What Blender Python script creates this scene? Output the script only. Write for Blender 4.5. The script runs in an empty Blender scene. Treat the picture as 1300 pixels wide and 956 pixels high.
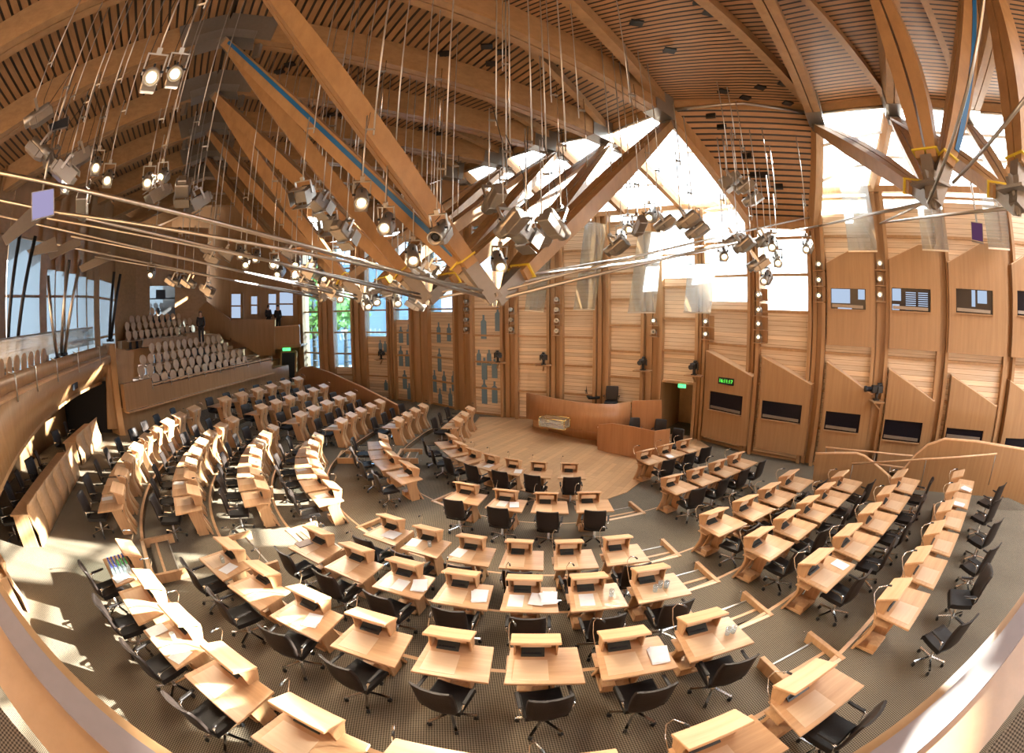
import bpy, bmesh, math, random
import numpy as np
from mathutils import Vector, Matrix, Euler
random.seed(7)
S = bpy.context.scene
COL = S.collection
PI = math.pi
R = math.radians
# ------------------------------------------------------------------ camera model (fisheye, 1300x956 frame)
F, PITCH, ROLL, H = 578.0, R(4.5), R(-0.5), 5.4
CX, CY = 650.0, 433.0
def ray(x, y):
    x = x - CX; y = CY - y
    c, s = math.cos(ROLL), math.sin(ROLL)
    x, y = c*x - s*y, s*x + c*y
    r = math.hypot(x, y) + 1e-9
    th = 2*math.asin(min(1, r/(2*F)))
    a, b, d = math.sin(th)*x/r, math.cos(th), math.sin(th)*y/r
    cp, sp = math.cos(PITCH), math.sin(PITCH)
    return Vector((a, b*cp + d*sp, -b*sp + d*cp))
def at(x, y, z):
    d = ray(x, y); t = (z - H)/d.z
    return Vector((d.x*t, d.y*t, z))
def atd(x, y, dist):
    d = ray(x, y); t = dist/math.hypot(d.x, d.y)
    return Vector((d.x*t, d.y*t, H + d.z*t))
def onplane(x, y, A, B, off=0.0):
    """point of the pixel's ray on the vertical plane through plan points A, B (moved off metres towards the room)"""
    A = Vector((A[0], A[1])); B = Vector((B[0], B[1]))
    n = Vector((-(B-A).y, (B-A).x)).normalized()
    if n.dot(-A) < 0: n = -n
    A = A + n*off
    d = ray(x, y)
    t = n.dot(A)/n.dot(Vector((d.x, d.y)))
    return Vector((d.x*t, d.y*t, H + d.z*t))
cam = bpy.data.cameras.new('camera')
camo = bpy.data.objects.new('camera', cam); COL.objects.link(camo)
cam.type = 'PANO'; cam.panorama_type = 'FISHEYE_EQUISOLID'
cam.sensor_fit = 'HORIZONTAL'; cam.sensor_width = 36.0
cam.fisheye_lens = 36.0*F/1300.0; cam.fisheye_fov = R(200)
cam.shift_y = -45.0/956.0
cam.clip_start = 0.05; cam.clip_end = 500
camo.location = (0, 0, H)
camo.rotation_euler = (Matrix.Rotation(R(90)-PITCH, 3, 'X') @ Matrix.Rotation(ROLL, 3, 'Z')).to_euler()
S.camera = camo
S.view_settings.view_transform = 'Standard'; S.view_settings.look = 'None'
S.view_settings.gamma = 1.0; S.view_settings.use_curve_mapping = False
# ------------------------------------------------------------------ materials
def newmat(name):
    m = bpy.data.materials.new(name); m.use_nodes = True
    nt = m.node_tree; nt.nodes.clear()
    o = nt.nodes.new('ShaderNodeOutputMaterial'); b = nt.nodes.new('ShaderNodeBsdfPrincipled')
    nt.links.new(b.outputs[0], o.inputs[0])
    return m, nt, b
def plain(name, col, rough=0.5, metal=0.0, spec=0.5, bump=0):
    m, nt, b = newmat(name)
    b.inputs['Base Color'].default_value = (*col, 1); b.inputs['Roughness'].default_value = rough
    b.inputs['Metallic'].default_value = metal; b.inputs['Specular IOR Level'].default_value = spec
    tc = nt.nodes.new('ShaderNodeTexCoord'); n = nt.nodes.new('ShaderNodeTexNoise'); n.inputs['Scale'].default_value = 14
    nt.links.new(tc.outputs['Object'], n.inputs['Vector'])
    mx = nt.nodes.new('ShaderNodeMixRGB'); mx.blend_type = 'MIX'
    mx.inputs[1].default_value = (*[c*0.9 for c in col], 1); mx.inputs[2].default_value = (*[min(1, c*1.08) for c in col], 1)
    nt.links.new(n.outputs[0], mx.inputs[0]); nt.links.new(mx.outputs[0], b.inputs['Base Color'])
    if bump:
        n2 = nt.nodes.new('ShaderNodeTexNoise'); n2.inputs['Scale'].default_value = bump
        nt.links.new(tc.outputs['Object'], n2.inputs['Vector'])
        bp = nt.nodes.new('ShaderNodeBump'); bp.inputs['Strength'].default_value = 0.3; bp.inputs['Distance'].default_value = 0.01
        nt.links.new(n2.outputs[0], bp.inputs['Height']); nt.links.new(bp.outputs[0], b.inputs['Normal'])
    return m
def wood(name, c1, c2, st=(14, 14, 0.9), rough=0.42, coord='Object', boards=None, gap=(0.05, 0.025, 0.01), gapw=0.06, vary=0.35, bstep=None):
    """grain stretched along one axis; boards=(axis, width): planks with gaps across that axis (of Object or UV coordinates)"""
    ds = lambda c: tuple(v + (0.3*c[0]+0.6*c[1]+0.1*c[2]-v)*0.08 for v in c)
    c1, c2 = ds(c1), ds(c2)
    m, nt, b = newmat(name); L = nt.links.new
    tc = nt.nodes.new('ShaderNodeTexCoord'); mp = nt.nodes.new('ShaderNodeMapping'); mp.inputs['Scale'].default_value = st
    L(tc.outputs[coord], mp.inputs[0])
    n = nt.nodes.new('ShaderNodeTexNoise'); n.inputs['Scale'].default_value = 1.0; n.inputs['Detail'].default_value = 5; n.inputs['Roughness'].default_value = 0.62
    L(mp.outputs[0], n.inputs['Vector'])
    cr = nt.nodes.new('ShaderNodeValToRGB'); cr.color_ramp.elements[0].position = 0.32; cr.color_ramp.elements[1].position = 0.68
    cr.color_ramp.elements[0].color = (*c1, 1); cr.color_ramp.elements[1].color = (*c2, 1)
    L(n.outputs[0], cr.inputs[0]); out = cr.outputs[0]
    b.inputs['Roughness'].default_value = rough
    if boards:
        ax, w = boards
        sp = nt.nodes.new('ShaderNodeSeparateXYZ'); L(tc.outputs[coord], sp.inputs[0])
        dv = nt.nodes.new('ShaderNodeMath'); dv.operation = 'DIVIDE'; dv.inputs[1].default_value = w; L(sp.outputs['XYZ'.index(ax)], dv.inputs[0])
        fl = nt.nodes.new('ShaderNodeMath'); fl.operation = 'FLOOR'; L(dv.outputs[0], fl.inputs[0])
        wn = nt.nodes.new('ShaderNodeTexWhiteNoise'); wn.noise_dimensions = '2D' if bstep else '1D'
        if bstep:
            ax2, ln = bstep
            d2 = nt.nodes.new('ShaderNodeMath'); d2.operation = 'DIVIDE'; d2.inputs[1].default_value = ln; L(sp.outputs['XYZ'.index(ax2)], d2.inputs[0])
            a2 = nt.nodes.new('ShaderNodeMath'); a2.operation = 'MULTIPLY_ADD'; a2.inputs[1].default_value = 0.37; L(fl.outputs[0], a2.inputs[0]); L(d2.outputs[0], a2.inputs[2])
            f2 = nt.nodes.new('ShaderNodeMath'); f2.operation = 'FLOOR'; L(a2.outputs[0], f2.inputs[0])
            cb = nt.nodes.new('ShaderNodeCombineXYZ'); L(fl.outputs[0], cb.inputs[0]); L(f2.outputs[0], cb.inputs[1]); L(cb.outputs[0], wn.inputs['Vector'])
        else:
            L(fl.outputs[0], wn.inputs['W'])
        mr = nt.nodes.new('ShaderNodeMapRange'); mr.inputs[3].default_value = 1-vary; mr.inputs[4].default_value = 1+vary; L(wn.outputs['Value'], mr.inputs[0])
        ml = nt.nodes.new('ShaderNodeMixRGB'); ml.blend_type = 'MULTIPLY'; ml.inputs[0].default_value = 1
        L(out, ml.inputs[1]); L(mr.outputs[0], ml.inputs[2])
        fr = nt.nodes.new('ShaderNodeMath'); fr.operation = 'FRACT'; L(dv.outputs[0], fr.inputs[0])
        lt = nt.nodes.new('ShaderNodeMath'); lt.operation = 'LESS_THAN'; lt.inputs[1].default_value = gapw; L(fr.outputs[0], lt.inputs[0])
        mg = nt.nodes.new('ShaderNodeMixRGB'); L(lt.outputs[0], mg.inputs[0]); L(ml.outputs[0], mg.inputs[1]); mg.inputs[2].default_value = (*gap, 1)
        out = mg.outputs[0]
    L(out, b.inputs['Base Color'])
    return m
def emit(name, col, s):
    m = bpy.data.materials.new(name); m.use_nodes = True; nt = m.node_tree; nt.nodes.clear()
    o = nt.nodes.new('ShaderNodeOutputMaterial'); e = nt.nodes.new('ShaderNodeEmission'); e.inputs[0].default_value = (*col, 1); e.inputs[1].default_value = s
    nt.links.new(e.outputs[0], o.inputs[0]); return m
def glass(name, tint, refl=0.08, rough=0.02, diff=0.0):
    m = bpy.data.materials.new(name); m.use_nodes = True; nt = m.node_tree; nt.nodes.clear(); L = nt.links.new
    o = nt.nodes.new('ShaderNodeOutputMaterial'); t = nt.nodes.new('ShaderNodeBsdfTransparent'); t.inputs[0].default_value = (*tint, 1)
    g = nt.nodes.new('ShaderNodeBsdfGlossy'); g.inputs['Roughness'].default_value = rough; g.inputs[0].default_value = (0.9, 0.95, 1, 1)
    lw = nt.nodes.new('ShaderNodeLayerWeight'); lw.inputs[0].default_value = 0.25
    ma = nt.nodes.new('ShaderNodeMath'); ma.operation = 'MULTIPLY_ADD'; ma.inputs[1].default_value = 0.45; ma.inputs[2].default_value = refl; L(lw.outputs['Fresnel'], ma.inputs[0])
    mx = nt.nodes.new('ShaderNodeMixShader'); L(ma.outputs[0], mx.inputs[0]); L(t.outputs[0], mx.inputs[1]); L(g.outputs[0], mx.inputs[2]); res = mx.outputs[0]
    if diff:
        df = nt.nodes.new('ShaderNodeBsdfTranslucent'); df.inputs[0].default_value = (0.95, 0.97, 1, 1)
        m2 = nt.nodes.new('ShaderNodeMixShader'); m2.inputs[0].default_value = diff; L(res, m2.inputs[1]); L(df.outputs[0], m2.inputs[2]); res = m2.outputs[0]
    L(res, o.inputs[0]); return m
def carpet_mat():
    m, nt, b = newmat('woven_carpet'); L = nt.links.new
    tc = nt.nodes.new('ShaderNodeTexCoord')
    ck = nt.nodes.new('ShaderNodeTexChecker'); ck.inputs['Scale'].default_value = 46
    ck.inputs[1].default_value = (0.25, 0.21, 0.155, 1); ck.inputs[2].default_value = (0.07, 0.057, 0.042, 1)
    mp = nt.nodes.new('ShaderNodeMapping'); mp.inputs['Rotation'].default_value = (0, 0, R(38)); L(tc.outputs['Object'], mp.inputs[0]); L(mp.outputs[0], ck.inputs[0])
    n = nt.nodes.new('ShaderNodeTexNoise'); n.inputs['Scale'].default_value = 1.3; n.inputs['Detail'].default_value = 6; L(tc.outputs['Object'], n.inputs['Vector'])
    mr = nt.nodes.new('ShaderNodeMapRange'); mr.inputs[3].default_value = 0.8; mr.inputs[4].default_value = 1.2; L(n.outputs[0], mr.inputs[0])
    ml = nt.nodes.new('ShaderNodeMixRGB'); ml.blend_type = 'MULTIPLY'; ml.inputs[0].default_value = 1; L(ck.outputs[0], ml.inputs[1]); L(mr.outputs[0], ml.inputs[2])
    L(ml.outputs[0], b.inputs['Base Color']); b.inputs['Roughness'].default_value = 0.95; b.inputs['Specular IOR Level'].default_value = 0.15
    return m
M = {}
M['oak'] = wood('warm_oak', (0.46, 0.25, 0.108), (0.60, 0.345, 0.165))
M['oakh'] = wood('warm_oak_level', (0.50, 0.275, 0.125), (0.63, 0.37, 0.185), st=(1.0, 13, 13), rough=0.33)
M['pad'] = wood('pale_sycamore', (0.66, 0.45, 0.27), (0.74, 0.53, 0.33), st=(1.2, 10, 10), rough=0.35)
M['lid'] = wood('pale_oak_lid', (0.60, 0.34, 0.16), (0.72, 0.44, 0.23), st=(1.0, 12, 12), rough=0.4)
M['panelwall'] = wood('oak_panelling', (0.32, 0.175, 0.07), (0.40, 0.225, 0.098), st=(5, 5, 0.5), rough=0.4)
M['booth'] = wood('oak_booth_panel', (0.33, 0.172, 0.066), (0.41, 0.222, 0.09), st=(9, 9, 0.5), rough=0.4)
M['pof'] = wood('reddish_oak_veneer', (0.38, 0.165, 0.056), (0.46, 0.21, 0.08), st=(9, 9, 0.5), rough=0.36)
M['column'] = wood('glulam_column', (0.36, 0.195, 0.078), (0.46, 0.26, 0.112), st=(8, 8, 0.4), rough=0.45)
M['beam'] = wood('glulam_beam', (0.30, 0.165, 0.065), (0.40, 0.225, 0.092), st=(3.2, 3.2, 6), rough=0.45)
M['strut'] = wood('glulam_strut', (0.32, 0.175, 0.068), (0.42, 0.24, 0.095), st=(4, 4, 2), rough=0.45)
M['facade'] = wood('pale_horizontal_boards', (0.62, 0.45, 0.29), (0.80, 0.64, 0.46), st=(0.7, 0.7, 16), rough=0.35, boards=('Z', 0.17), gap=(0.28, 0.17, 0.08), gapw=0.08, vary=0.16)
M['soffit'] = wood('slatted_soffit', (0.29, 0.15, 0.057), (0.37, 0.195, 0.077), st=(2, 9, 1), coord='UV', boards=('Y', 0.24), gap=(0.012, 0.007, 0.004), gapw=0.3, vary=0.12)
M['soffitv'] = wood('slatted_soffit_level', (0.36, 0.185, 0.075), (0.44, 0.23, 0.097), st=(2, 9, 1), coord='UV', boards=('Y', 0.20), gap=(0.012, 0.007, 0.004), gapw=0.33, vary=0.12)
M['wfloor'] = wood('oak_strip_floor', (0.47, 0.26, 0.115), (0.57, 0.335, 0.155), st=(1.2, 14, 5), rough=0.3, boards=('X', 0.19), gap=(0.3, 0.15, 0.06), gapw=0.03, vary=0.14, bstep=('Y', 2.2))
M['carpet'] = carpet_mat()
M['leather'] = plain('black_leather', (0.011, 0.009, 0.009), 0.5, 0, 0.35, bump=60)
M['leatherb'] = plain('brown_black_leather', (0.02, 0.014, 0.012), 0.5, 0, 0.35, bump=60)
M['blackp'] = plain('black_plastic', (0.015, 0.015, 0.016), 0.45)
M['chrome'] = plain('polished_chrome', (0.8, 0.8, 0.8), 0.14, 1.0)
M['steel'] = plain('brushed_steel', (0.52, 0.50, 0.47), 0.32, 1.0)
M['cast'] = plain('grey_cast_steel', (0.26, 0.23, 0.2), 0.45, 0.6)
M['cast2'] = plain('rod_grey', (0.52, 0.51, 0.5), 0.32, 0.7)
M['lampd'] = plain('lamp_house_metal', (0.33, 0.31, 0.285), 0.36, 0.8)
M['dark'] = plain('dark_steel', (0.03, 0.035, 0.045), 0.4, 0.5)
M['lampg'] = plain('lamp_grey_metal', (0.33, 0.315, 0.29), 0.36, 0.75)
M['paper'] = plain('white_paper', (0.82, 0.83, 0.85), 0.7)
M['card'] = plain('dark_folder', (0.2, 0.14, 0.13), 0.5)
M['white'] = plain('white_render', (0.8, 0.82, 0.85), 0.6)
M['seatw'] = wood('seat_plywood', (0.46, 0.29, 0.16), (0.56, 0.37, 0.215), st=(6, 6, 1))
M['console'] = plain('console_black', (0.03, 0.035, 0.032), 0.4)
M['gold'] = plain('gold_metal', (0.85, 0.6, 0.2), 0.2, 1.0)
M['glass'] = glass('clear_glass', (0.95, 0.97, 0.97))
M['sheet'] = glass('hanging_glass', (0.90, 0.97, 0.97), 0.2, 0.02, diff=0.22)
M['winblue'] = glass('blue_tinted_glass', (0.40, 0.52, 0.62), 0.08)
M['blind'] = glass('window_behind_blind', (0.17, 0.2, 0.22), 0.03, 0.3, diff=0.1)
M['figure'] = plain('figure_glass', (0.17, 0.27, 0.36), 0.12)
M['darkglass'] = plain('dark_booth_glass', (0.012, 0.011, 0.016), 0.12, 0, 0.2)
M['exit'] = emit('exit_green', (0.1, 0.9, 0.25), 1.6)
M['led'] = emit('led_green', (0.15, 1.0, 0.1), 1.2)
M['hot'] = emit('lit_lamp', (1.0, 0.74, 0.42), 7)
M['screen'] = emit('lit_screen', (0.5, 0.44, 0.72), 0.55)
M['blue'] = plain('blue_strip', (0.01, 0.13, 0.36), 0.4)
M['yellow'] = plain('yellow_tape', (0.7, 0.55, 0.05), 0.5)
M['skin'] = plain('skin', (0.5, 0.3, 0.22), 0.5)
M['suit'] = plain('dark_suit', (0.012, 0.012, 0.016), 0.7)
M['hair'] = plain('brown_hair', (0.05, 0.03, 0.02), 0.6)
M['leaf'] = plain('leaf_green', (0.2, 0.34, 0.06), 0.6)
M['bark'] = plain('bark', (0.1, 0.07, 0.05), 0.8)
M['stone'] = plain('pale_stone', (0.55, 0.55, 0.54), 0.8)
M['slate'] = plain('blue_grey_cladding', (0.3, 0.36, 0.42), 0.6)
M['capb'] = plain('blue_cap', (0.05, 0.08, 0.5), 0.4)
M['capg'] = plain('green_cap', (0.05, 0.4, 0.08), 0.4)
M['coping'] = plain('grey_leather_coping', (0.19, 0.155, 0.16), 0.5)
M['wire'] = plain('black_cable', (0.02, 0.02, 0.02), 0.5)
# ------------------------------------------------------------------ mesh builder
class MB:
    def __init__(s): s.v = []; s.f = []; s.sm = []; s.uv = {}
    def face(s, idx, smooth=False, uv=None):
        s.f.append(tuple(idx)); s.sm.append(smooth)
        if uv: s.uv[len(s.f)-1] = uv
    def pts(s, P):
        b = len(s.v); s.v.extend([tuple(p) for p in P]); return b
    def box(s, c, d, M4=None):
        x, y, z = d[0]/2, d[1]/2, d[2]/2
        P = [Vector((c[0]+i*x, c[1]+j*y, c[2]+k*z)) for i in (-1, 1) for j in (-1, 1) for k in (-1, 1)]
        if M4 is not None: P = [M4 @ p for p in P]
        b = s.pts(P)
        for q in ((0, 1, 3, 2), (4, 6, 7, 5), (0, 4, 5, 1), (2, 3, 7, 6), (0, 2, 6, 4), (1, 5, 7, 3)): s.face([b+i for i in q])
        return s
    def bar(s, a, b, w, h, up=(0, 0, 1)):
        """a rectangular bar from a to b, w wide, h deep (along up)"""
        a = Vector(a); b = Vector(b); d = (b-a).normalized(); u = Vector(up); u = (u - d*u.dot(d))
        if u.length < 1e-4: u = Vector((1, 0, 0)); u = u - d*u.dot(d)
        u.normalize(); q = d.cross(u)
        P = [p + q*i*w/2 + u*j*h/2 for p in (a, b) for i, j in ((-1, -1), (1, -1), (1, 1), (-1, 1))]
        k = s.pts(P)
        for f in ((0, 3, 2, 1), (4, 5, 6, 7), (0, 1, 5, 4), (1, 2, 6, 5), (2, 3, 7, 6), (3, 0, 4, 7)): s.face([k+i for i in f])
        return s
    def tube(s, path, r, n=8, cap=True):
        P = [Vector(p) for p in path]; rings = []
        rr = r if isinstance(r, (list, tuple)) else [r]*len(P)
        prev = None
        for i, p in enumerate(P):
            d = (P[min(i+1, len(P)-1)] - P[max(i-1, 0)]).normalized()
            u = prev - d*prev.dot(d) if prev is not None else d.orthogonal()
            if u.length < 1e-5: u = d.orthogonal()
            u.normalize(); prev = u; q = d.cross(u)
            rings.append(s.pts([p + (u*math.cos(2*PI*k/n) + q*math.sin(2*PI*k/n))*rr[i] for k in range(n)]))
        for a, b in zip(rings, rings[1:]):
            for k in range(n): s.face((a+k, a+(k+1) % n, b+(k+1) % n, b+k), True)
        if cap:
            s.face([rings[0]+k for k in range(n)][::-1]); s.face([rings[-1]+k for k in range(n)])
        return s
    def lathe(s, prof, c=(0, 0, 0), n=14, M4=None):
        rings = []
        for r, z in prof:
            P = [Vector((c[0]+r*math.cos(2*PI*k/n), c[1]+r*math.sin(2*PI*k/n), c[2]+z)) for k in range(n)]
            if M4 is not None: P = [M4 @ p for p in P]
            rings.append(s.pts(P))
        for a, b in zip(rings, rings[1:]):
            for k in range(n): s.face((a+k, a+(k+1) % n, b+(k+1) % n, b+k), True)
        s.face([rings[0]+k for k in range(n)][::-1]); s.face([rings[-1]+k for k in range(n)])
        return s
    def prism(s, poly, ext):
        """a flat polygon of 3-D points, extruded by the vector ext"""
        P = [Vector(p) for p in poly]; e = Vector(ext); n = len(P)
        a = s.pts(P); b = s.pts([p+e for p in P])
        s.face([a+i for i in range(n)]); s.face([b+i for i in range(n)][::-1])
        for i in range(n): s.face((a+i, b+i, b+(i+1) % n, a+(i+1) % n))
        return s
    def grid(s, G, smooth=True, uvf=None):
        n, m = len(G), len(G[0]); b = s.pts([p for row in G for p in row])
        for i in range(n-1):
            for j in range(m-1):
                q = ((i, j), (i, j+1), (i+1, j+1), (i+1, j))
                s.face([b+x*m+y for x, y in q], smooth, [uvf(x, y) for x, y in q] if uvf else None)
        return s
    def sheet(s, G, t, smooth=True):
        """a grid surface with a thickness vector (or per-point offset function)"""
        n, m = len(G), len(G[0]); off = t if callable(t) else (lambda i, j: Vector(t))
        a = s.pts([p for row in G for p in row]); b = s.pts([Vector(G[i][j]) + off(i, j) for i in range(n) for j in range(m)])
        for i in range(n-1):
            for j in range(m-1):
                q = [i*m+j, i*m+j+1, (i+1)*m+j+1, (i+1)*m+j]
                s.face([a+k for k in q], smooth); s.face([b+k for k in q][::-1], smooth)
        for i in range(n-1):
            for j in (0, m-1): s.face((a+i*m+j, b+i*m+j, b+(i+1)*m+j, a+(i+1)*m+j))
        for j in range(m-1):
            for i in (0, n-1): s.face((a+i*m+j, a+i*m+j+1, b+i*m+j+1, b+i*m+j))
        return s
    def build(s, name, mat, parent=None, bevel=0, kind=None):
        me = bpy.data.meshes.new(name); me.from_pydata(s.v, [], s.f)
        me.polygons.foreach_set('use_smooth', s.sm)
        if s.uv:
            ul = me.uv_layers.new(name='UVMap')
            for fi, uv in s.uv.items():
                for li, c in zip(me.polygons[fi].loop_indices, uv): ul.data[li].uv = c
        bm = bmesh.new(); bm.from_mesh(me)
        bmesh.ops.recalc_face_normals(bm, faces=bm.faces)
        if bevel:
            es = [e for e in bm.edges if len(e.link_faces) == 2 and e.calc_face_angle(0) > 0.9]
            bmesh.ops.bevel(bm, geom=es, offset=bevel, segments=1, affect='EDGES', clamp_overlap=True)
        bm.to_mesh(me); bm.free()
        me.materials.append(M[mat] if isinstance(mat, str) else mat)
        o = bpy.data.objects.new(name, me); COL.objects.link(o)
        if parent: o.parent = parent
        if kind: o['kind'] = kind
        return o
def empty(name, loc=(0, 0, 0), rz=0.0):
    o = bpy.data.objects.new(name, None); COL.objects.link(o); o.location = loc; o.rotation_euler = (0, 0, rz); o.empty_display_size = 0.1
    return o
def tag(o, label, cat, group=None):
    o['label'] = label; o['category'] = cat
    if group: o['group'] = group
    return o
def struct(o): o['kind'] = 'structure'; return o
KIDS = {}
def kids(o): return [c for c in o.children]
def dup(root, loc, rz=0.0, sx=1.0, skip=()):
    r = root.copy(); COL.objects.link(r); r.location = loc; r.rotation_euler = (0, 0, rz); r.scale = (sx, 1, 1)
    def rec(src, dst):
        for ch in KIDS.setdefault(src.name, list(src.children)):
            if ch.name.split('.')[0] in skip: continue
            c = ch.copy(); COL.objects.link(c); c.parent = dst; rec(ch, c)
    rec(root, r)
    return r
ORD = ['first', 'second', 'third', 'fourth', 'fifth', 'sixth', 'seventh', 'eighth', 'ninth', 'tenth', 'eleventh', 'twelfth', 'thirteenth', 'fourteenth', 'fifteenth', 'sixteenth', 'seventeenth', 'eighteenth']
# ------------------------------------------------------------------ rows of members' desks: pixel of each lid, tier, wording
TIER = [0, .18, .36, .54, .72, .90]
ROWS = [
('G', 0, [(573,554),(584.5,563.8),(600,571.3),(624,578.8),(653,584.5),(685.2,587.6),(722.2,588.8)], 'front row edging wooden floor', 'from left'),
('F', 0, [(580.5,532.6),(588.1,525.7),(596.2,518.8)], 'short row left of wooden floor', 'from near end'),
('P1', 0, [(820.2,572.6),(846.5,565.1),(869.7,559.4)], 'short row right of wooden floor', 'from left'),
('H', 1, [(591.5,615.2),(644.2,623.4),(695.2,627.1),(747.9,625.8)], 'second centre row', 'from left'),
('L5', 1, [(485.8,554.6),(487,565.2),(496.5,575.3),(517.8,590.3)], 'short arc left of front row', 'from far end'),
('E', 1, [(505.2,532.6),(515.9,526.4),(525.9,520.7),(536.6,515.1)], 'far left row of four', 'from near end'),
('P2', 1, [(854,605.2),(884.8,595.8),(913,586.4),(935.2,577)], 'second right-block row', 'from left'),
('I', 2, [(495.3,657.6),(542.9,671.4),(598.9,683.8),(661.6,688.2),(724,687.7),(784.2,683.9)], 'third centre row', 'from left'),
('L4', 2, [(403.5,553.9),(395.3,562.4),(395.3,575),(397.5,587.5),(405,601),(419.2,615.5)], 'innermost long left arc', 'from far end'),
('D', 2, [(432.1,534),(445.9,526.5),(457.2,520.2),(469.7,514.6),(481.6,509.6)], 'far left row beside ramp', 'from near end'),
('P3', 2, [(907.6,650.1),(946.5,634.1),(976.6,619),(1003,601.5)], 'third right-block row', 'from left'),
('J', 3, [(402.8,675.2),(451.3,695.2),(512.8,714),(586.3,728.3),(667.9,735.8),(748.3,733.2),(825.5,722)], 'fourth centre row', 'from left'),
('L3', 3, [(346.8,543),(334,551),(328.8,561.4),(323.8,574),(322.5,586.5),(324.4,599.5),(330,616)], 'third arc from left wall', 'from far end'),
('C', 3, [(380.5,525.8),(397,518.3),(415.1,510.8),(430.2,505.2),(444,500.2)], 'third row before public seats', 'from near end'),
('P4', 3, [(965.4,676.4),(1001,654),(1027.6,635.3),(1048.9,618.3),(1067.8,602.7)], 'fourth right-block row', 'from left'),
('K', 4, [(290.3,691.3),(327.9,722.7),(390.2,752.9),(470.3,785.2),(575.9,806.9),(685.1,813.1),(795.5,805.6),(891.4,783.9)], 'big fifth centre row', 'from left'),
('L2', 4, [(294.1,532.6),(280.3,540.2),(267.1,549.6),(256.5,559.6),(248.3,570.9),(240.8,586.6),(240.2,603.5),(244,622.6)], 'second arc from left wall', 'from far end'),
('B', 4, [(331,515.9),(349.2,510.2),(366.8,504.6),(381.8,499.6),(396.5,494.8),(410.1,490.1)], 'second row before public seats', 'from near end'),
('P5', 4, [(1038.9,707.7),(1077.8,673.8),(1106.6,646.6),(1126.7,624),(1143,602.7)], 'fifth right-block row', 'from near end'),
('N', 5, [(160.3,696.4),(187.9,736.5),(222.9,782.6),(287.6,835.3)], 'nearest row at bottom edge', 'from left'),
('L1', 5, [(244.3,518.9),(227.4,527.7),(212.3,535.2),(197.2,544),(184.7,554),(172.1,566.6),(162.7,580.4),(153.4,600),(147.7,620)], 'outermost arc by left wall', 'from far end'),
('A', 5, [(285.2,506.5),(304.6,500.2),(326,494.5),(344.8,490.2),(361.7,485.1),(377.4,480.7)], 'hindmost row below public seats', 'from near end'),
('P6', 5, [(1138.8,749.1),(1170.2,704),(1189.6,668.8),(1202.2,641.6),(1212.8,617.7),(1217.2,602.7)], 'rightmost row by the ramp', 'from near end'),
]
LZ = 0.98
O = Vector((1.5, 15.5))
def polar(p): return math.atan2(-(p.x-O.x), -(p.y-O.y)), math.hypot(p.x-O.x, p.y-O.y)
def frompolar(psi, r): return Vector((O.x - r*math.sin(psi), O.y - r*math.cos(psi)))
rowpos = {}
for nm, t, px, _, _ in ROWS:
    P = np.array([list(at(x, y, TIER[t]+LZ))[:2] for x, y in px]); n = len(P)
    # smooth: quadratic fit of each coordinate against arc length, evenly respaced
    s = np.concatenate([[0], np.cumsum(np.linalg.norm(np.diff(P, axis=0), axis=1))])
    deg = 2 if n >= 4 else 1
    cx, cy = np.polyfit(s, P[:, 0], deg), np.polyfit(s, P[:, 1], deg)
    ss = 0.5*s + 0.5*np.linspace(0, s[-1], n)
    rowpos[nm] = [Vector((np.polyval(cx, q), np.polyval(cy, q))) for q in ss]
# the nearest row carries on below the bottom edge, to the aisle at the right
Np = rowpos['N']; endp = at(1025, 860, TIER[5]+LZ)
a0, r0 = polar(Np[-1]); a1, r1 = polar(endp.xy)
npsi = max(2, round(abs(a0-a1)*((r0+r1)/2)/1.1))
for k in range(1, npsi+1):
    f = k/npsi; rowpos['N'].append(frompolar(a0+(a1-a0)*f, r0+(r1-r0)*f + 0.25*math.sin(PI*f)))
# contours of the tiers
PSI = np.linspace(R(-78), R(150), 110)
cont = {}
for t in range(6):
    pts = sorted(polar(p) for nm, tt, *_ in ROWS if tt == t for p in rowpos[nm])
    a = np.array([p[0] for p in pts]); r = np.array([p[1] for p in pts])
    q = np.interp(PSI, a, r); k = np.ones(7)/7
    q = np.convolve(np.pad(q, 3, mode='edge'), k, mode='valid')
    cont[t] = q - 0.40
for t in range(1, 6): cont[t] = np.maximum(cont[t], cont[t-1]+0.9)
outer = np.interp(PSI, [R(-78), R(-50), R(-20), 0, R(60), R(90), R(112), R(150)], [16.5, 18, 18.5, 17.5, 21.5, 22, 18.8, 13.5])
outer = np.maximum(outer, cont[5]+0.8)
# ------------------------------------------------------------------ floor, tiers, nosings
fl = MB(); fl.box((0, 13, -0.1), (52, 42, 0.2)); struct(fl.build('floor', 'carpet'))
wf = [(-1.6, 21.6), (-1.95, 18.4), (-2.0, 15.4), (-1.4, 14.0), (-.5, 13.0), (.6, 12.2), (1.6, 11.7), (2.6, 11.6), (3.3, 12.0), (3.9, 12.7), (4.7, 13.3), (6.1, 14.0), (7.6, 15.6), (7.5, 17.2), (4, 19.2), (1, 21.4)]
ca, sa = math.cos(R(34)), math.sin(R(34))
w = MB(); w.prism([(x*ca-y*sa, x*sa+y*ca, -0.05) for x, y in wf], (0, 0, 0.056))
wo = struct(w.build('floor_timber', 'wfloor')); wo.rotation_euler = (0, 0, R(-34))
ed = MB(); ed.tube([(x, y, 0.008) for x, y in wf[:12]], 0.02, 4); struct(ed.build('trim_floor_edge', 'oakh'))
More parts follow.
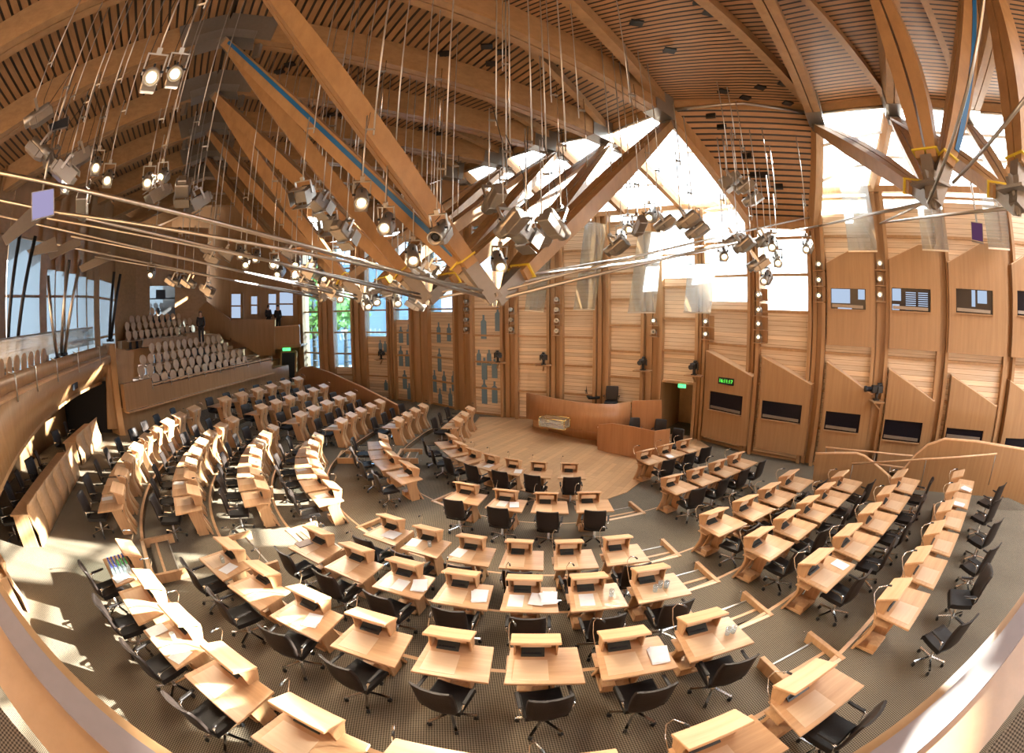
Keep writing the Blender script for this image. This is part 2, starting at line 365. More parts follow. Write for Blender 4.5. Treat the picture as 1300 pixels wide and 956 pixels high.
for t in range(1, 6):
    m = MB(); z = TIER[t]; zi = TIER[t-1]
    ps = [polar(p)[0] for nm, tt, *_ in ROWS if tt == t for p in rowpos[nm]]
    sel = (PSI > min(ps)-0.07) & (PSI < max(ps)+0.07)
    inn = [frompolar(a, r) for a, r in zip(PSI[sel], cont[t][sel])]
    out = [frompolar(a, r) for a, r in zip(PSI[sel], ((cont[t+1]+0.02) if t < 5 else outer)[sel])]
    m.sheet([[(p.x, p.y, z) for p in inn], [(p.x, p.y, z) for p in out]], (0, 0, -z-0.01), False)
    struct(m.build('floor_tier', 'carpet'))
    e = MB(); e.grid([[(p.x, p.y, zi-0.02) for p in inn], [(p.x, p.y, z+0.004) for p in inn], [(p.x-(p.x-O.x)*-0.006, p.y-(p.y-O.y)*-0.006, z+0.004) for p in inn]], False)
    struct(e.build('trim_tier_edge', 'oakh'))
# aisle steps between the blocks
def aisle(t, psi, width, n):
    """timber step block with a pale nosing in an aisle at the edge of tier t"""
    r = float(np.interp(psi, PSI, cont[t])); p = frompolar(psi, r-0.30)
    g = MB(); tz = TIER[t-1]
    d = (Vector((O.x, O.y)) - p).normalized(); q = Vector((-d.y, d.x))
    M4 = Matrix(((q.x, d.x, 0, p.x), (q.y, d.y, 0, p.y), (0, 0, 1, tz), (0, 0, 0, 1)))
    root = empty('aisle_step', (0, 0, 0))
    s = MB(); s.box((0, 0.05, 0.045), (width, 0.46, 0.09), M4); s.build('step_block', 'carpet', root)
    s = MB(); s.box((0, 0.285, 0.052), (width, 0.03, 0.1), M4); s.build('nosing', 'steel', root)
    s = MB(); s.box((0, -0.02, 0.094), (width, 0.06, 0.012), M4); s.build('tread_strip', 'oakh', root)
    s = MB(); s.box((0, -0.36, 0.186), (width, 0.07, 0.012), M4); s.build('top_strip', 'pad', root)
    for sx in (-1, 1):
        s = MB(); s.box((sx*(width/2+0.04), 0.02, 0.1), (0.08, 0.85, 0.2), M4); s.build('cheek_board', 'oak', root, bevel=0.006)
        s = MB(); s.lathe([(0.022, 0), (0.022, 0.012)], (sx*(width/2+0.04), 0, 0), 10, M4 @ Matrix.Translation((0, 0.53, 0.12)) @ Matrix.Rotation(R(-90), 4, 'X')); s.build('stud', 'chrome', root)
    tag(root, n, 'step')
# where the aisles run: between the neighbouring blocks of each tier
BL = {1: ('E', 'L5', 'H', 'P2'), 2: ('D', 'L4', 'I', 'P3'), 3: ('C', 'L3', 'J', 'P4'), 4: ('B', 'L2', 'K', 'P5'), 5: ('A', 'L1', 'N', 'P6')}
ais = ['the far left aisle', 'the left aisle', 'the right aisle']
for t, b4 in BL.items():
    for k in range(3):
        A = [polar(p)[0] for p in rowpos[b4[k]]]; B = [polar(p)[0] for p in rowpos[b4[k+1]]]
        lo, hi = max(B), min(A)
        if hi < lo: continue
        r = float(np.interp((lo+hi)/2, PSI, cont[t])); gap = (hi-lo)*r - 1.25
        if gap < 0.35: continue
        aisle(t, (lo+hi)/2, min(gap, 1.5), 'low timber and carpet step with metal nosing, %s up %s' % (ORD[t-1], ais[k]))
# ------------------------------------------------------------------ the desk (facing +Y, sitter at -Y, x to the sitter's right)
def make_desk():
    root = empty('chamber_desk')
    prof = [(0.165, 0.94), (0.195, 0.915), (0.20, 0.86), (0.17, 0.72), (0.115, 0.56), (0.095, 0.45), (0.12, 0.33), (0.18, 0.18), (0.265, 0.0)]
    hw = [0.30, 0.30, 0.295, 0.28, 0.265, 0.26, 0.265, 0.28, 0.305]
    gp = [0, 0, 0, 0, 0, 0.006, 0.018, 0.034, 0.052]
    m = MB()
    for sgn in (-1, 1):
        G = [[(sgn*(g+(h-g)*f), y, z) for f in (0, 0.5, 1)] for (y, z), h, g in zip(prof, hw, gp)]
        m.sheet(G, (0, -0.045, 0.0))
    fp = m.build('front_panel', 'oak', root)
    k = MB(); k.lathe([(0.022, 0), (0.02, 0.012)], (0, 0, 0), 10, Matrix.Translation((0, 0.165, 0.7)) @ Matrix.Rotation(R(-90), 4, 'X')); k.build('bolt_cap', 'dark', fp)
    m = MB(); lp = [(0.15, 0.905), (0.195, 0.925), (0.165, 0.955), (-0.125, 1.062), (-0.145, 1.035), (0.13, 0.93)]
    m.prism([(-0.335, y, z) for y, z in lp], (0.67, 0, 0)); m.build('lectern_lid', 'lid', root, bevel=0.006)
    for sx in (-0.30, 0.275):
        m = MB(); m.prism([(sx, 0.16, 0.925), (sx, -0.07, 1.005), (sx, -0.03, 0.9), (sx, -0.01, 0.738), (sx, 0.15, 0.738)], (0.025, 0, 0)); m.build('lectern_cheek', 'oak', root)
    m = MB(); m.box((0.0, 0.06, 0.865), (0.42, 0.02, 0.09), None); m.build('reading_shelf', 'pad', root)
    m = MB(); tp = [(-0.35, 0.13), (0.58, 0.13), (0.64, -0.52), (-0.40, -0.52)]
    m.prism([(x, y, 0.705) for x, y in tp], (0, 0, 0.032)); m.build('tabletop', 'oakh', root, bevel=0.006)
    m = MB(); m.prism([(-0.28, -0.10, 0.737), (0.16, -0.10, 0.737), (0.175, -0.46, 0.737), (-0.30, -0.46, 0.737)], (0, 0, 0.004)); m.build('desk_pad', 'pad', root)
    m = MB(); m.prism([(-0.20, -0.04, 0.737), (0.12, -0.04, 0.737), (0.12, 0.07, 0.79), (-0.20, 0.07, 0.79), ], (0, 0, 0.012))
    m.box((-0.04, 0.03, 0.752), (0.3, 0.08, 0.025)); c = m.build('console', 'console', root)
    m = MB(); m.box((-0.05, -0.005, 0.769), (0.26, 0.04, 0.004))
    for i in range(5): m.box((-0.15+i*0.05, -0.005, 0.771), (0.03, 0.03, 0.006), None)
    m.build('key_pad', 'dark', c)
    m = MB(); m.tube([(-0.36, 0.09, 0.74), (-0.38, 0.2, 0.9), (-0.37, 0.27, 1.03), (-0.33, 0.24, 1.12), (-0.29, 0.12, 1.17)], 0.0075, 6)
    g = m.build('microphone_stem', 'chrome', root)
    m = MB(); m.tube([(-0.29, 0.12, 1.17), (-0.275, 0.06, 1.175)], 0.014, 7); m.build('microphone_head', 'blackp', g)
    m = MB(); m.box((-0.03, 0.03, 0.05), (0.46, 0.34, 0.05)); m.box((-0.14, -0.06, 0.12), (0.2, 0.18, 0.1)); m.build('foot_block', 'oak', root, bevel=0.005)
    m = MB(); m.box((-0.14, -0.05, 0.62), (0.52, 0.26, 0.02)); m.box((-0.14, -0.05, 0.665), (0.02, 0.26, 0.08)); m.build('stowage_shelf', 'oak', root)
    m = MB(); m.prism([(0.27, 0.02, 0.705), (0.27, -0.26, 0.705), (0.23, -0.10, 0.0), (0.23, 0.16, 0.0)], (0.035, 0, 0)); m.build('support_panel', 'oak', root)
    return root
def make_chair():
    root = empty('swivel_chair')
    m = MB(); G = []
    for i, y in enumerate((-0.22, -0.19, -0.05, 0.1, 0.21, 0.245)):
        G.append([(x, y, 0.465 + (0.012 if abs(x) > 0.2 else 0) - (0.03 if i == 5 else 0) + (-0.008 if i in (2, 3) else 0)) for x in (-0.235, -0.22, -0.1, 0.1, 0.22, 0.235)])
    m.sheet(G, (0, 0, -0.07)); m.build('seat', 'leather', root)
    m = MB(); G = []
    for z, y, w in ((0.44, -0.20, 0.19), (0.52, -0.235, 0.225), (0.66, -0.25, 0.24), (0.82, -0.275, 0.24), (0.95, -0.315, 0.235), (0.985, -0.335, 0.225)):
        G.append([(w*f, y - 0.045*(1-f*f), z) for f in (-1, -0.7, -0.3, 0.3, 0.7, 1)])
    m.sheet(G, (0, -0.035, 0.005)); m.build('backrest', 'leatherb', root)
    for sx in (-1, 1):
        m = MB(); m.tube([(sx*0.25, -0.22, 0.50), (sx*0.285, -0.21, 0.62), (sx*0.285, -0.10, 0.655)], 0.011, 6); m.tube([(sx*0.285, -0.23, 0.645), (sx*0.285, 0.02, 0.645)], 0.013, 6)
        a = m.build('arm_bracket', 'chrome', root)
        m = MB(); m.box((sx*0.285, -0.06, 0.662), (0.045, 0.27, 0.022)); m.build('arm_pad', 'leather', a, bevel=0.006)
    m = MB(); m.tube([(0, 0, 0.10), (0, 0, 0.28), (0, 0, 0.28), (0, 0, 0.40)], [0.028, 0.028, 0.018, 0.018], 8); m.box((0, -0.02, 0.395), (0.16, 0.2, 0.035)); m.build('pedestal', 'steel', root)
    m = MB()
    for k in range(5):
        a = 2*PI*k/5+0.3; m.bar((0.02*math.cos(a), 0.02*math.sin(a), 0.115), (0.30*math.cos(a), 0.30*math.sin(a), 0.085), 0.036, 0.024)
    m.lathe([(0.04, 0.09), (0.035, 0.13)], n=10); m.build('star_base', 'chrome', root)
    for k in range(5):
        a = 2*PI*k/5+0.3; c = Vector((0.29*math.cos(a), 0.29*math.sin(a), 0.032))
        m = MB()
        M4 = Matrix.Translation(c) @ Matrix.Rotation(a, 4, 'Z') @ Matrix.Rotation(R(90), 4, 'X')
        for o in (-0.02, 0.006): m.lathe([(0.03, o), (0.03, o+0.016)], n=10, M4=M4)
        m.box((c.x, c.y, 0.058), (0.03, 0.03, 0.03)); m.build('caster', 'blackp', root)
    return root
desk0, chair0 = make_desk(), make_chair(); used = set()
def place(proto, loc, rz, sx=1.0):
    if proto.name in used: return dup(proto, loc, rz, sx)
    used.add(proto.name)
    # children listed before the first copy
    KIDS[proto.name] = list(proto.children)
    proto.location = loc; proto.rotation_euler = (0, 0, rz); proto.scale = (sx, 1, 1); return proto
DESK = []
for nm, t, px, words, frm in ROWS:
    P = rowpos[nm]; n = len(P); z = TIER[t]
    for i, p in enumerate(P):
        tg = (P[min(i+1, n-1)] - P[max(i-1, 0)]).normalized()
        fw = Vector((-tg.y, tg.x))
        if fw.dot(Vector((2.0, 14.5)) - p) < 0: fw = -fw
        pitch = ((P[min(i+1, n-1)] - P[max(i-1, 0)]).length/(min(i+1, n-1)-max(i-1, 0)))
        sx = min(1.12, max(0.68, pitch/(1.09 if nm[0] == 'L' else 1.19)))
        rz = math.atan2(-fw.x, fw.y)
        d = place(desk0, (p.x, p.y, z), rz, sx)
        w = ORD[i] if not (nm == 'N' and i > 3) else ORD[i]
        tag(d, 'oak desk, %s %s in %s' % (w, frm, words), 'desk', 'members\' desks')
        DESK.append((nm, i, p, rz, z, sx))
        rt = Vector((fw.y, -fw.x))
        back, yaw, side = random.uniform(0.56, 0.64), random.uniform(-0.2, 0.2), 0.11
        if nm == 'P6': back, yaw = random.uniform(0.95, 1.2), random.choice((-0.5, 0.35, 0.6, -0.3))
        if nm in ('L1', 'L2', 'L3', 'L4', 'L5'): back += 0.10
        if nm in ('G', 'P1', 'F', 'E', 'D'): back += 0.07
        q = p - fw*back + rt*side*sx
        c = place(chair0, (q.x, q.y, z+0.001), rz+yaw)
        tag(c, 'black swivel chair at %s desk %s in %s' % (w, frm, words), 'chair', 'members\' swivel chairs')
# ------------------------------------------------------------------ things lying on the desks
def deskat(px, py):
    """the desk whose table top the pixel falls on, and the point there"""
    best = None
    for D in DESK:
        q = at(px, py, D[4]+0.737)
        c, s = math.cos(-D[3]), math.sin(-D[3]); dx, dy = q.x-D[2].x, q.y-D[2].y
        lx, ly = c*dx - s*dy, s*dx + c*dy
        e = abs(lx) + abs(ly+0.25)
        if best is None or e < best[0]: best = (e, D, q, lx, ly)
    e, D, q, lx, ly = best
    lx = max(-0.24*D[5], min(0.44*D[5], lx)); ly = max(-0.34, min(-0.22, ly))
    c, s = math.cos(D[3]), math.sin(D[3])
    return D, Vector((D[2].x + c*lx - s*ly, D[2].y + s*lx + c*ly, D[4]+0.743))
names = {r[0]: (r[3], r[4]) for r in ROWS}
def dname(D): return '%s desk %s in %s' % (ORD[D[1]], names[D[0]][1], names[D[0]][0])
PAP = [(496.5,677,'paper'),(514,671,'paper'),(522,686,'paper'),(508,743,'paper'),(539,743,'stack'),(584,700,'paper'),(610,753,'stack'),(655,763,'paper'),(682,760,'paper'),(700,757,'stack'),(408,630,'paper'),(397,685,'folder'),(402,784,'paper'),(229,832,'paper'),(188,806,'paper'),(145,737,'paper'),(841,832,'stack'),(1071,713,'paper'),(1229,623,'stack'),(1216,645,'paper'),(640,637,'paper'),(657,636,'paper'),(660,597,'paper'),(520,602,'paper'),(129,634,'paper'),(222,609,'paper'),(378,593,'paper'),(419,541,'paper'),(290,722,'paper'),(636,585,'paper'),(866,590,'paper'),(745,762,'paper')]
seen = {}
for x, y, kd in PAP:
    D, q = deskat(x, y); k = seen.get(D[:2], 0); seen[D[:2]] = k+1
    m = MB(); a = D[3]+random.uniform(-0.3, 0.3)
    h = {'paper': 0.003, 'stack': 0.012, 'folder': 0.014}[kd]
    nlay = 3 if kd == 'stack' else 1
    for j in range(nlay):
        M4 = Matrix.Rotation(random.uniform(-0.2, 0.2)*(j > 0), 4, 'Z')
        m.box((0.01*j, 0.01*j, h/2 + j*0.004), (0.215, 0.30, h/nlay if nlay == 1 else 0.004), M4)
    o = m.build({'paper': 'paper_sheet', 'stack': 'paper_stack', 'folder': 'document_folder'}[kd], 'card' if kd == 'folder' else 'paper')
    o.location = q + Vector((0, 0, 0.013*k)); o.rotation_euler = (0, 0, a)
    tag(o, '%s on %s' % ({'paper': 'white sheet' if not k else 'another white sheet', 'stack': 'stack of white papers', 'folder': 'dark closed folder'}[kd], dname(D)), 'papers' if kd != 'folder' else 'folder')
gl = {}
for x, y in [(937,800),(943,795),(772,746),(551,690),(233,808),(846,746),(838,750),(868,742),(881,738),(290,712)]:
    D, q = deskat(x, y); k = gl.get(D[:2], 0); gl[D[:2]] = k+1
    c, s = math.cos(D[3]), math.sin(D[3]); off = Vector((c, s, 0))*-0.085*k
    m = MB(); m.lathe([(0.032, 0.002), (0.034, 0.01), (0.04, 0.12), (0.037, 0.12), (0.03, 0.012)], n=12)
    o = m.build('water_glass', 'sheet'); o.location = q + off
    tag(o, '%s tumbler on %s' % (['clear', 'second clear', 'third clear', 'fourth clear'][k], dname(D)), 'glass')
# water bottles on the first desk of the nearest row
D = [d for d in DESK if d[0] == 'N' and d[1] == 0][0]
def make_bottle(cap):
    r = empty('water_bottle')
    m = MB(); m.lathe([(0.03, 0), (0.032, 0.01), (0.032, 0.13), (0.014, 0.17), (0.013, 0.19)], n=10); m.build('bottle_body', 'sheet', r)
    m = MB(); m.lathe([(0.016, 0.19), (0.016, 0.215)], n=10); m.build('bottle_cap', cap, r); return r
pb = {'capb': make_bottle('capb'), 'capg': make_bottle('capg')}
c, s = math.cos(D[3]), math.sin(D[3]); cnt = 0
for i in range(5):
    for j in range(5):
        lx, ly = (0.08+0.085*i)*D[5], -0.14-0.075*j
        cap = 'capg' if i > 1 and j < 3 else 'capb'
        o = place(pb[cap], (D[2].x+c*lx-s*ly, D[2].y+s*lx+c*ly, D[4]+0.743), 0)
        tag(o, 'small water bottle with %s cap, %s bottle row on leftmost nearest desk' % ({'capb': 'blue', 'capg': 'green'}[cap], ORD[j]), 'bottle', 'water bottles on the nearest left desk')
# ------------------------------------------------------------------ the long curved facade: bays of boards, glass and booths between glulam columns
FA = [-80, -24, -20, -15.2, -10.2, -4.7, .5, 6.4, 12.3, 19, 24, 32, 40.8, 47.9, 57, 65.8, 75, 90]
FR = [60, 29, 28, 26.6, 25.0, 22.4, 21.4, 20.8, 20, 19.1, 18.5, 16.9, 16.2, 16.1, 16.3, 16.9, 18.3, 23]
def fplan(px, y=400):
    d = ray(px, y); a = math.atan2(d.x, d.y); r = float(np.interp(math.degrees(a), FA, FR)); return Vector((r*math.sin(a), r*math.cos(a)))
BAYS = [(387,408), (424,448), (465,494), (502,523), (546,580), (601,639), (657,697), (715,757), (774,818), (842,887), (899,955), (965,1030), (1047,1110), (1127,1192), (1203,1276), (1287,1342)]
GLZ = [470, 466, 427, 406, 396, 372, 283, 281, 281, 353, 383, 394, 271, 265, 259, 254]   # pixel height where boards end and glass begins
ZT = 9.4
nbay = ['leftmost', 'second from left', 'third from left', 'fourth from left', 'fifth from left', 'sixth from left', 'seventh from left', 'eighth from left', 'ninth from left', 'tenth from left', 'eleventh from left', 'twelfth from left', 'fourth from right', 'third from right', 'second from right', 'rightmost']
bayline = []
def vec(p, z): return Vector((p.x, p.y, z))
for i, (xa, xb) in enumerate(BAYS):
    A, B = fplan(xa), fplan(xb); bayline.append((A, B)); xm = (xa+xb)/2
    n = Vector((-(B-A).y, (B-A).x)).normalized()
    if n.dot(-A) < 0: n = -n
    N3 = Vector((n.x, n.y, 0))
    zs = min(ZT-0.05, onplane(xm, GLZ[i], A, B).z)
    zd = 0.0
    if i == 9: zd = onplane(xm, 487, A, B).z          # the doorway
    root = empty('window_%d' % (i+1)); struct(root)
    m = MB(); m.prism([vec(A, zd), vec(B, zd), vec(B, zs), vec(A, zs)], -N3*0.12); m.build('board_panel', 'facade', root)
    k = 0; z = zd + 0.05
    while z < ZT + 0.05:
        m = MB(); m.bar(vec(A, z)+N3*0.05, vec(B, z)+N3*0.05, 0.13, 0.09); m.build('mullion', 'column', root)
        z += 1.3 if i != 8 else 1.12
    if zs < ZT-0.3:
        m = MB(); m.prism([vec(A, zs), vec(B, zs), vec(B, ZT), vec(A, ZT)], -N3*0.02); m.build('pane', 'winblue' if i < 6 else 'glass', root)
    if i < 2:                                            # slatted sun blades outside the first bays
        for q in range(7):
            z = 1.2+q*0.45
            m = MB(); m.bar(vec(A.lerp(B, 0.25 if i == 0 else 0.4), z)-N3*0.35, vec(B, z)-N3*0.35, 0.22, 0.03); m.build('blade', 'slate', root)
    m = MB(); e = 0.14 if i < 9 else 0.16
    # pale edge posts either side of the panel
    for P_ in (A, B):
        m.bar(vec(P_, 0)+N3*0.1, vec(P_, ZT)+N3*0.1, 0.13, 0.34, N3)
    m.build('edge_post', 'column', root)
# figure shaped panes let into the boards
FIG = [(2,483,440,1.0),(2,489,440,.8),(2,490,489,.8),(3,509,452,1.5),(3,517,455,1.2),(3,514,482,1.4),(3,520,500,1.6),(3,509,425,1.2),(3,519,425,1.5),
(4,558,457,1.6),(4,552,484,1.6),(4,564,484,1.4),(4,576,484,1.4),(4,559,508,1.7),(4,572,508,1.7),(4,557,422,1.4),(4,570,422,1.2),(5,615,468,1.4),(5,628,468,1.2),(5,615,497,1.6),(5,628,498,1.4),(5,608,454,1.0),(5,621,454,1.0),(5,614,415,1.5),(5,632,405,1.5)]
for bi, x, y, h in FIG:
    A, B = bayline[bi]; p = onplane(x, y, A, B, 0.02); d = Vector(((B-A).normalized().x, (B-A).normalized().y, 0))
    w_ = 0.15 if h > 1.1 else 0.12; h *= .78; n = Vector((-d.y, d.x, 0)); 
    if n.dot(Vector((-A.x, -A.y, 0))) < 0: n = -n
    sh = [(-w_, -h/2), (w_, -h/2), (w_, h*.22), (w_*.35, h*.3), (w_*.35, h*.5), (-w_*.35, h*.5), (-w_*.35, h*.3), (-w_, h*.22)]
    m = MB(); m.prism([p + d*a + Vector((0, 0, b_)) for a, b_ in sh], n*0.015)
    o = m.build('figure_pane', 'figure', bpy.data.objects['window_%d' % (bi+1)])
# columns
for i in range(len(BAYS)+1):
    if i == 0: a, b_ = 372, 387
    elif i == len(BAYS): a, b_ = 1342, 1352
    else: a, b_ = BAYS[i-1][1], BAYS[i][0]
    A, B = fplan(a), fplan(b_); n = Vector((-(B-A).y, (B-A).x)).normalized()
    if n.dot(-A) < 0: n = -n
    N3 = Vector((n.x, n.y, 0)); dr = Vector(((B-A).x, (B-A).y, 0)).normalized()*0.0
    m = MB(); m.prism([vec(A, 0)+dr, vec(B, 0)-dr, vec(B, ZT)-dr, vec(A, ZT)+dr], -N3*0.4)
    m.prism([vec(A, 0)+Vector(((B-A).x, (B-A).y, 0))*.2+N3*0.12, vec(A.lerp(B, .5), 0)-Vector(((B-A).x, (B-A).y, 0))*.02+N3*0.12, vec(A.lerp(B, .5), ZT)-Vector(((B-A).x, (B-A).y, 0))*.02+N3*0.12, vec(A, ZT)+Vector(((B-A).x, (B-A).y, 0))*.2+N3*0.12], -N3*0.3)
    struct(m.build('trim_column', 'column'))
# head beam along the top of the facade
hb = MB(); pts = [vec(fplan(x), ZT+0.05) for x in [360]+[b_ for q in BAYS for b_ in q]+[1352]]
for a, b_ in zip(pts, pts[1:]): hb.bar(a, b_, 0.3, 0.22)
struct(hb.build('trim_head_beam', 'column'))
# doorway under the tenth bay
A, B = bayline[9]; n = Vector((-(B-A).y, (B-A).x)).normalized()
if n.dot(-A) < 0: n = -n
N3 = Vector((n.x, n.y, 0)); zd = onplane(864, 487, A, B).z
m = MB()
for P_, Q_ in ((A, A-n*2.2), (B, B-n*2.2)): m.prism([vec(P_, 0), vec(Q_, 0), vec(Q_, zd+.1), vec(P_, zd+.1)], Vector(((B-A).x, (B-A).y, 0)).normalized()*0.05)
m.prism([vec(A-n*2.2, 0), vec(B-n*2.2, 0), vec(B-n*2.2, zd+.1), vec(A-n*2.2, zd+.1)], -N3*0.06)
m.prism([vec(A, zd), vec(B, zd), vec(B-n*2.2, zd), vec(A-n*2.2, zd)], (0, 0, 0.06)); struct(m.build('wall_lobby', 'panelwall'))
dr = empty('door_1'); struct(dr)
for k, (f0, f1) in enumerate(((0.05, 0.49), (0.51, 0.95))):
    P_, Q_ = A.lerp(B, f0)-n*2.1, A.lerp(B, f1)-n*2.1
    m = MB(); m.prism([vec(P_, 0.02), vec(Q_, 0.02), vec(Q_, zd-.15), vec(P_, zd-.15)], -N3*0.04); dl = m.build('door_leaf', 'strut', dr)
    c_ = A.lerp(B, 0.5 + (-0.05, 0.05)[k])-n*2.04; m = MB(); m.tube([vec(c_, 0.9), vec(c_, 1.3)], 0.015, 6); m.build('pull_handle', 'chrome', dl)
def exit_sign(p, right, lab):
    e_ = empty('exit_sign', p); up = Vector((0, 0, 1)); nn = right.cross(up)
    m = MB(); m.prism([right*a+up*b_ for a, b_ in ((-.17, -.075), (.17, -.075), (.17, .075), (-.17, .075))], nn*0.04); m.build('sign_box', 'exit', e_)
    m = MB()
    m.prism([right*a+up*b_+nn*0.041 for a, b_ in ((-.1, -.015), (.0, -.015), (.0, -.04), (.05, 0), (.0, .04), (.0, .015), (-.1, .015))], nn*0.003); m.build('arrow', 'white', e_)
    tag(e_, lab, 'exit sign'); return e_
dv = Vector(((B-A).normalized().x, (B-A).normalized().y, 0)); 
if dv.cross(Vector((0, 0, 1))).dot(N3) < 0: dv = -dv
exit_sign(onplane(866, 490, A, B, 0.15), dv, 'small green exit sign over the doorway right of the presiding desk')
# ------------------------------------------------------------------ booths on the facade
def booth(px, win, bi, lab, off=0.42, clock=None, lit=()):
    A, B = bayline[bi]; n = Vector((-(B-A).y, (B-A).x)).normalized()
    if n.dot(-A) < 0: n = -n
    N3 = Vector((n.x, n.y, 0)); e_ = empty('commentary_booth')
    P = [onplane(x, y, A, B, off) for x, y in px]
    for p in P: p.z = max(p.z, 0.12)
    W = [onplane(x, y, A, B, off+0.004) for x, y in win]
    x0 = Vector((0, 0, 0))
    # front board with a real window opening: four pieces round it
    wl, wr = (W[0]+W[3])/2, (W[1]+W[2])/2; zt, zb = (W[0].z+W[1].z)/2, (W[2].z+W[3].z)/2
    m = MB(); t3 = -N3*0.05
    u = Vector(((B-A).x, (B-A).y, 0)).normalized(); s_ = lambda p: (p-P[0]).dot(u)
    def edge(p, q, s):                                   # height of the edge p-q at coordinate s
        return p.z + (q.z-p.z)*((s-s_(p))/(s_(q)-s_(p)+1e-9))
    TL, TR, BR, BL = P[0], P[-3], P[-2], P[-1]; TOP = P[:-2]
    def topz(s):
        for a, b_ in zip(TOP, TOP[1:]):
            if s_(a)-1e-6 <= s <= s_(b_)+1e-6: return edge(a, b_, s)
        return TOP[0].z if s < s_(TOP[0]) else TOP[-1].z
    sL, sR = (s_(TL)+s_(BL))/2, (s_(TR)+s_(BR))/2; a0, a1 = s_(wl), s_(wr); zB = (BL.z+BR.z)/2
    def pt(s, z): q = P[0] + u*s; q.z = z; return q
    ss = sorted(set([sL, a0, a1, sR] + [s_(p) for p in TOP if sL < s_(p) < sR]))
    for q0, q1 in zip(ss, ss[1:]):
        if a0-1e-6 <= q0 and q1 <= a1+1e-6:
            m.prism([pt(q0, zt), pt(q1, zt), pt(q1, topz(q1)), pt(q0, topz(q0))], t3); m.prism([pt(q0, zB), pt(q1, zB), pt(q1, zb), pt(q0, zb)], t3)
        else: m.prism([pt(q0, zB), pt(q1, zB), pt(q1, topz(q1)), pt(q0, topz(q0))], t3)
    m.build('front_panel', 'booth', e_)
    dp = -N3*(off-0.02)
    for s, zt_ in ((sL, topz(sL)), (sR, topz(sR))):
        m = MB(); m.prism([pt(s, zB), pt(s, zB)+dp, pt(s, zt_)+dp, pt(s, zt_)], u*(0.03 if s == sL else -0.03)); m.build('side_panel', 'booth', e_)
    m = MB()
    for q0, q1 in zip(ss, ss[1:]): m.prism([pt(q0, topz(q0)), pt(q1, topz(q1)), pt(q1, topz(q1))+dp, pt(q0, topz(q0))+dp], (0, 0, 0.03))
    m.build('sloping_top', 'pad', e_)
    m = MB(); m.prism([pt(a0, zb)-N3*0.06, pt(a1, zb)-N3*0.06, pt(a1, zt)-N3*0.06, pt(a0, zt)-N3*0.06], -N3*0.02); wn = m.build('window_pane', 'darkglass', e_)
    m = MB(); m.bar(pt(a0+.05, zb+.12)-N3*0.05, pt(a1-.1, zb+.1)-N3*0.05, 0.03, 0.1); m.build('control_desk', 'cast', wn)
    for f0, f1, g0, g1 in lit:                           # daylight from the window behind the booth
        q0, q1 = a0+(a1-a0)*f0, a0+(a1-a0)*f1; y0, y1 = zb+(zt-zb)*g0, zb+(zt-zb)*g1
        m = MB(); m.prism([pt(q0, y0)-N3*.055, pt(q1, y0)-N3*.055, pt(q1, y1)-N3*.055, pt(q0, y1)-N3*.055], N3*.008); m.build('rear_window', M.setdefault('skywin', emit('daylight_pane', (0.45, 0.56, 0.74), 0.75)), wn)
    m = MB(); m.bar(pt(a0, zb)+N3*0.03, pt(a1, zb)+N3*0.03, 0.12, 0.035); m.build('sill', 'booth', e_)
    if clock:
        c_ = onplane(clock[0], clock[1], A, B, off+0.01)
        m = MB(); m.prism([c_+u*a+Vector((0, 0, b_)) for a, b_ in ((-.36, -.13), (.36, -.13), (.36, .13), (-.36, .13))], N3*0.03); ck = m.build('clock_panel', 'blackp', e_)
        fc = bpy.data.curves.new('clock_digits', 'FONT'); fc.body = '16:11:17'; fc.size = 0.19; fc.align_x = 'CENTER'; fc.align_y = 'CENTER'; fc.extrude = 0.003
        fo_ = bpy.data.objects.new('clock_digits_source', fc); COL.objects.link(fo_); fm_ = bpy.data.meshes.new_from_object(fo_.evaluated_get(bpy.context.evaluated_depsgraph_get())); bpy.data.objects.remove(fo_); fm_.materials.clear(); fm_.materials.append(M['led']); fo = bpy.data.objects.new('clock_digits', fm_); COL.objects.link(fo); fo.parent = ck
        uu = u if u.cross(Vector((0, 0, 1))).dot(N3) > 0 else -u
        fo.matrix_world = Matrix(((uu.x, 0, N3.x, c_.x+N3.x*.04), (uu.y, 0, N3.y, c_.y+N3.y*.04), (0, 1, 0, c_.z), (0, 0, 0, 1)))
    tag(e_, lab, 'booth'); return e_
LB = [([(897.5,446),(955,479),(948,562),(888,558)], [(900,498),(942,501),(942,526),(900,522)], 10, 'low oak booth with green clock, leftmost of the six lower booths', (922,484)),
([(966.6,453),(1029,488.5),(1022,580),(957.5,568)], [(967,508.5),(1017,514),(1017,538.5),(966,532)], 11, 'low oak booth with sloping top, second from left among lower booths', None),
([(1049.6,460),(1106,501),(1097,590),(1036,580)], [(1047,521),(1091,527),(1091,551),(1047,546)], 12, 'low oak booth with sloping top, third from left among lower booths', None),
([(1127,468),(1185,509.5),(1172,605),(1112,596)], [(1122,532),(1171,537),(1168,564),(1121,558)], 13, 'low oak booth with sloping top, fourth from left among lower booths', None),
([(1205,475.5),(1264,516),(1248,615),(1190,605)], [(1201.5,543),(1248,547),(1247,562),(1200,558)], 14, 'low oak booth behind the ramp wall, fifth from left among lower booths', None),
([(1280,482),(1335,525),(1318,620),(1262,610)], [(1276,554),(1318,560),(1316,585),(1274,578)], 15, 'low oak booth cut by the right edge, rightmost of the lower booths', None)]
for px, win, bi, lab, ck in LB: booth(px, win, bi, lab, clock=ck)
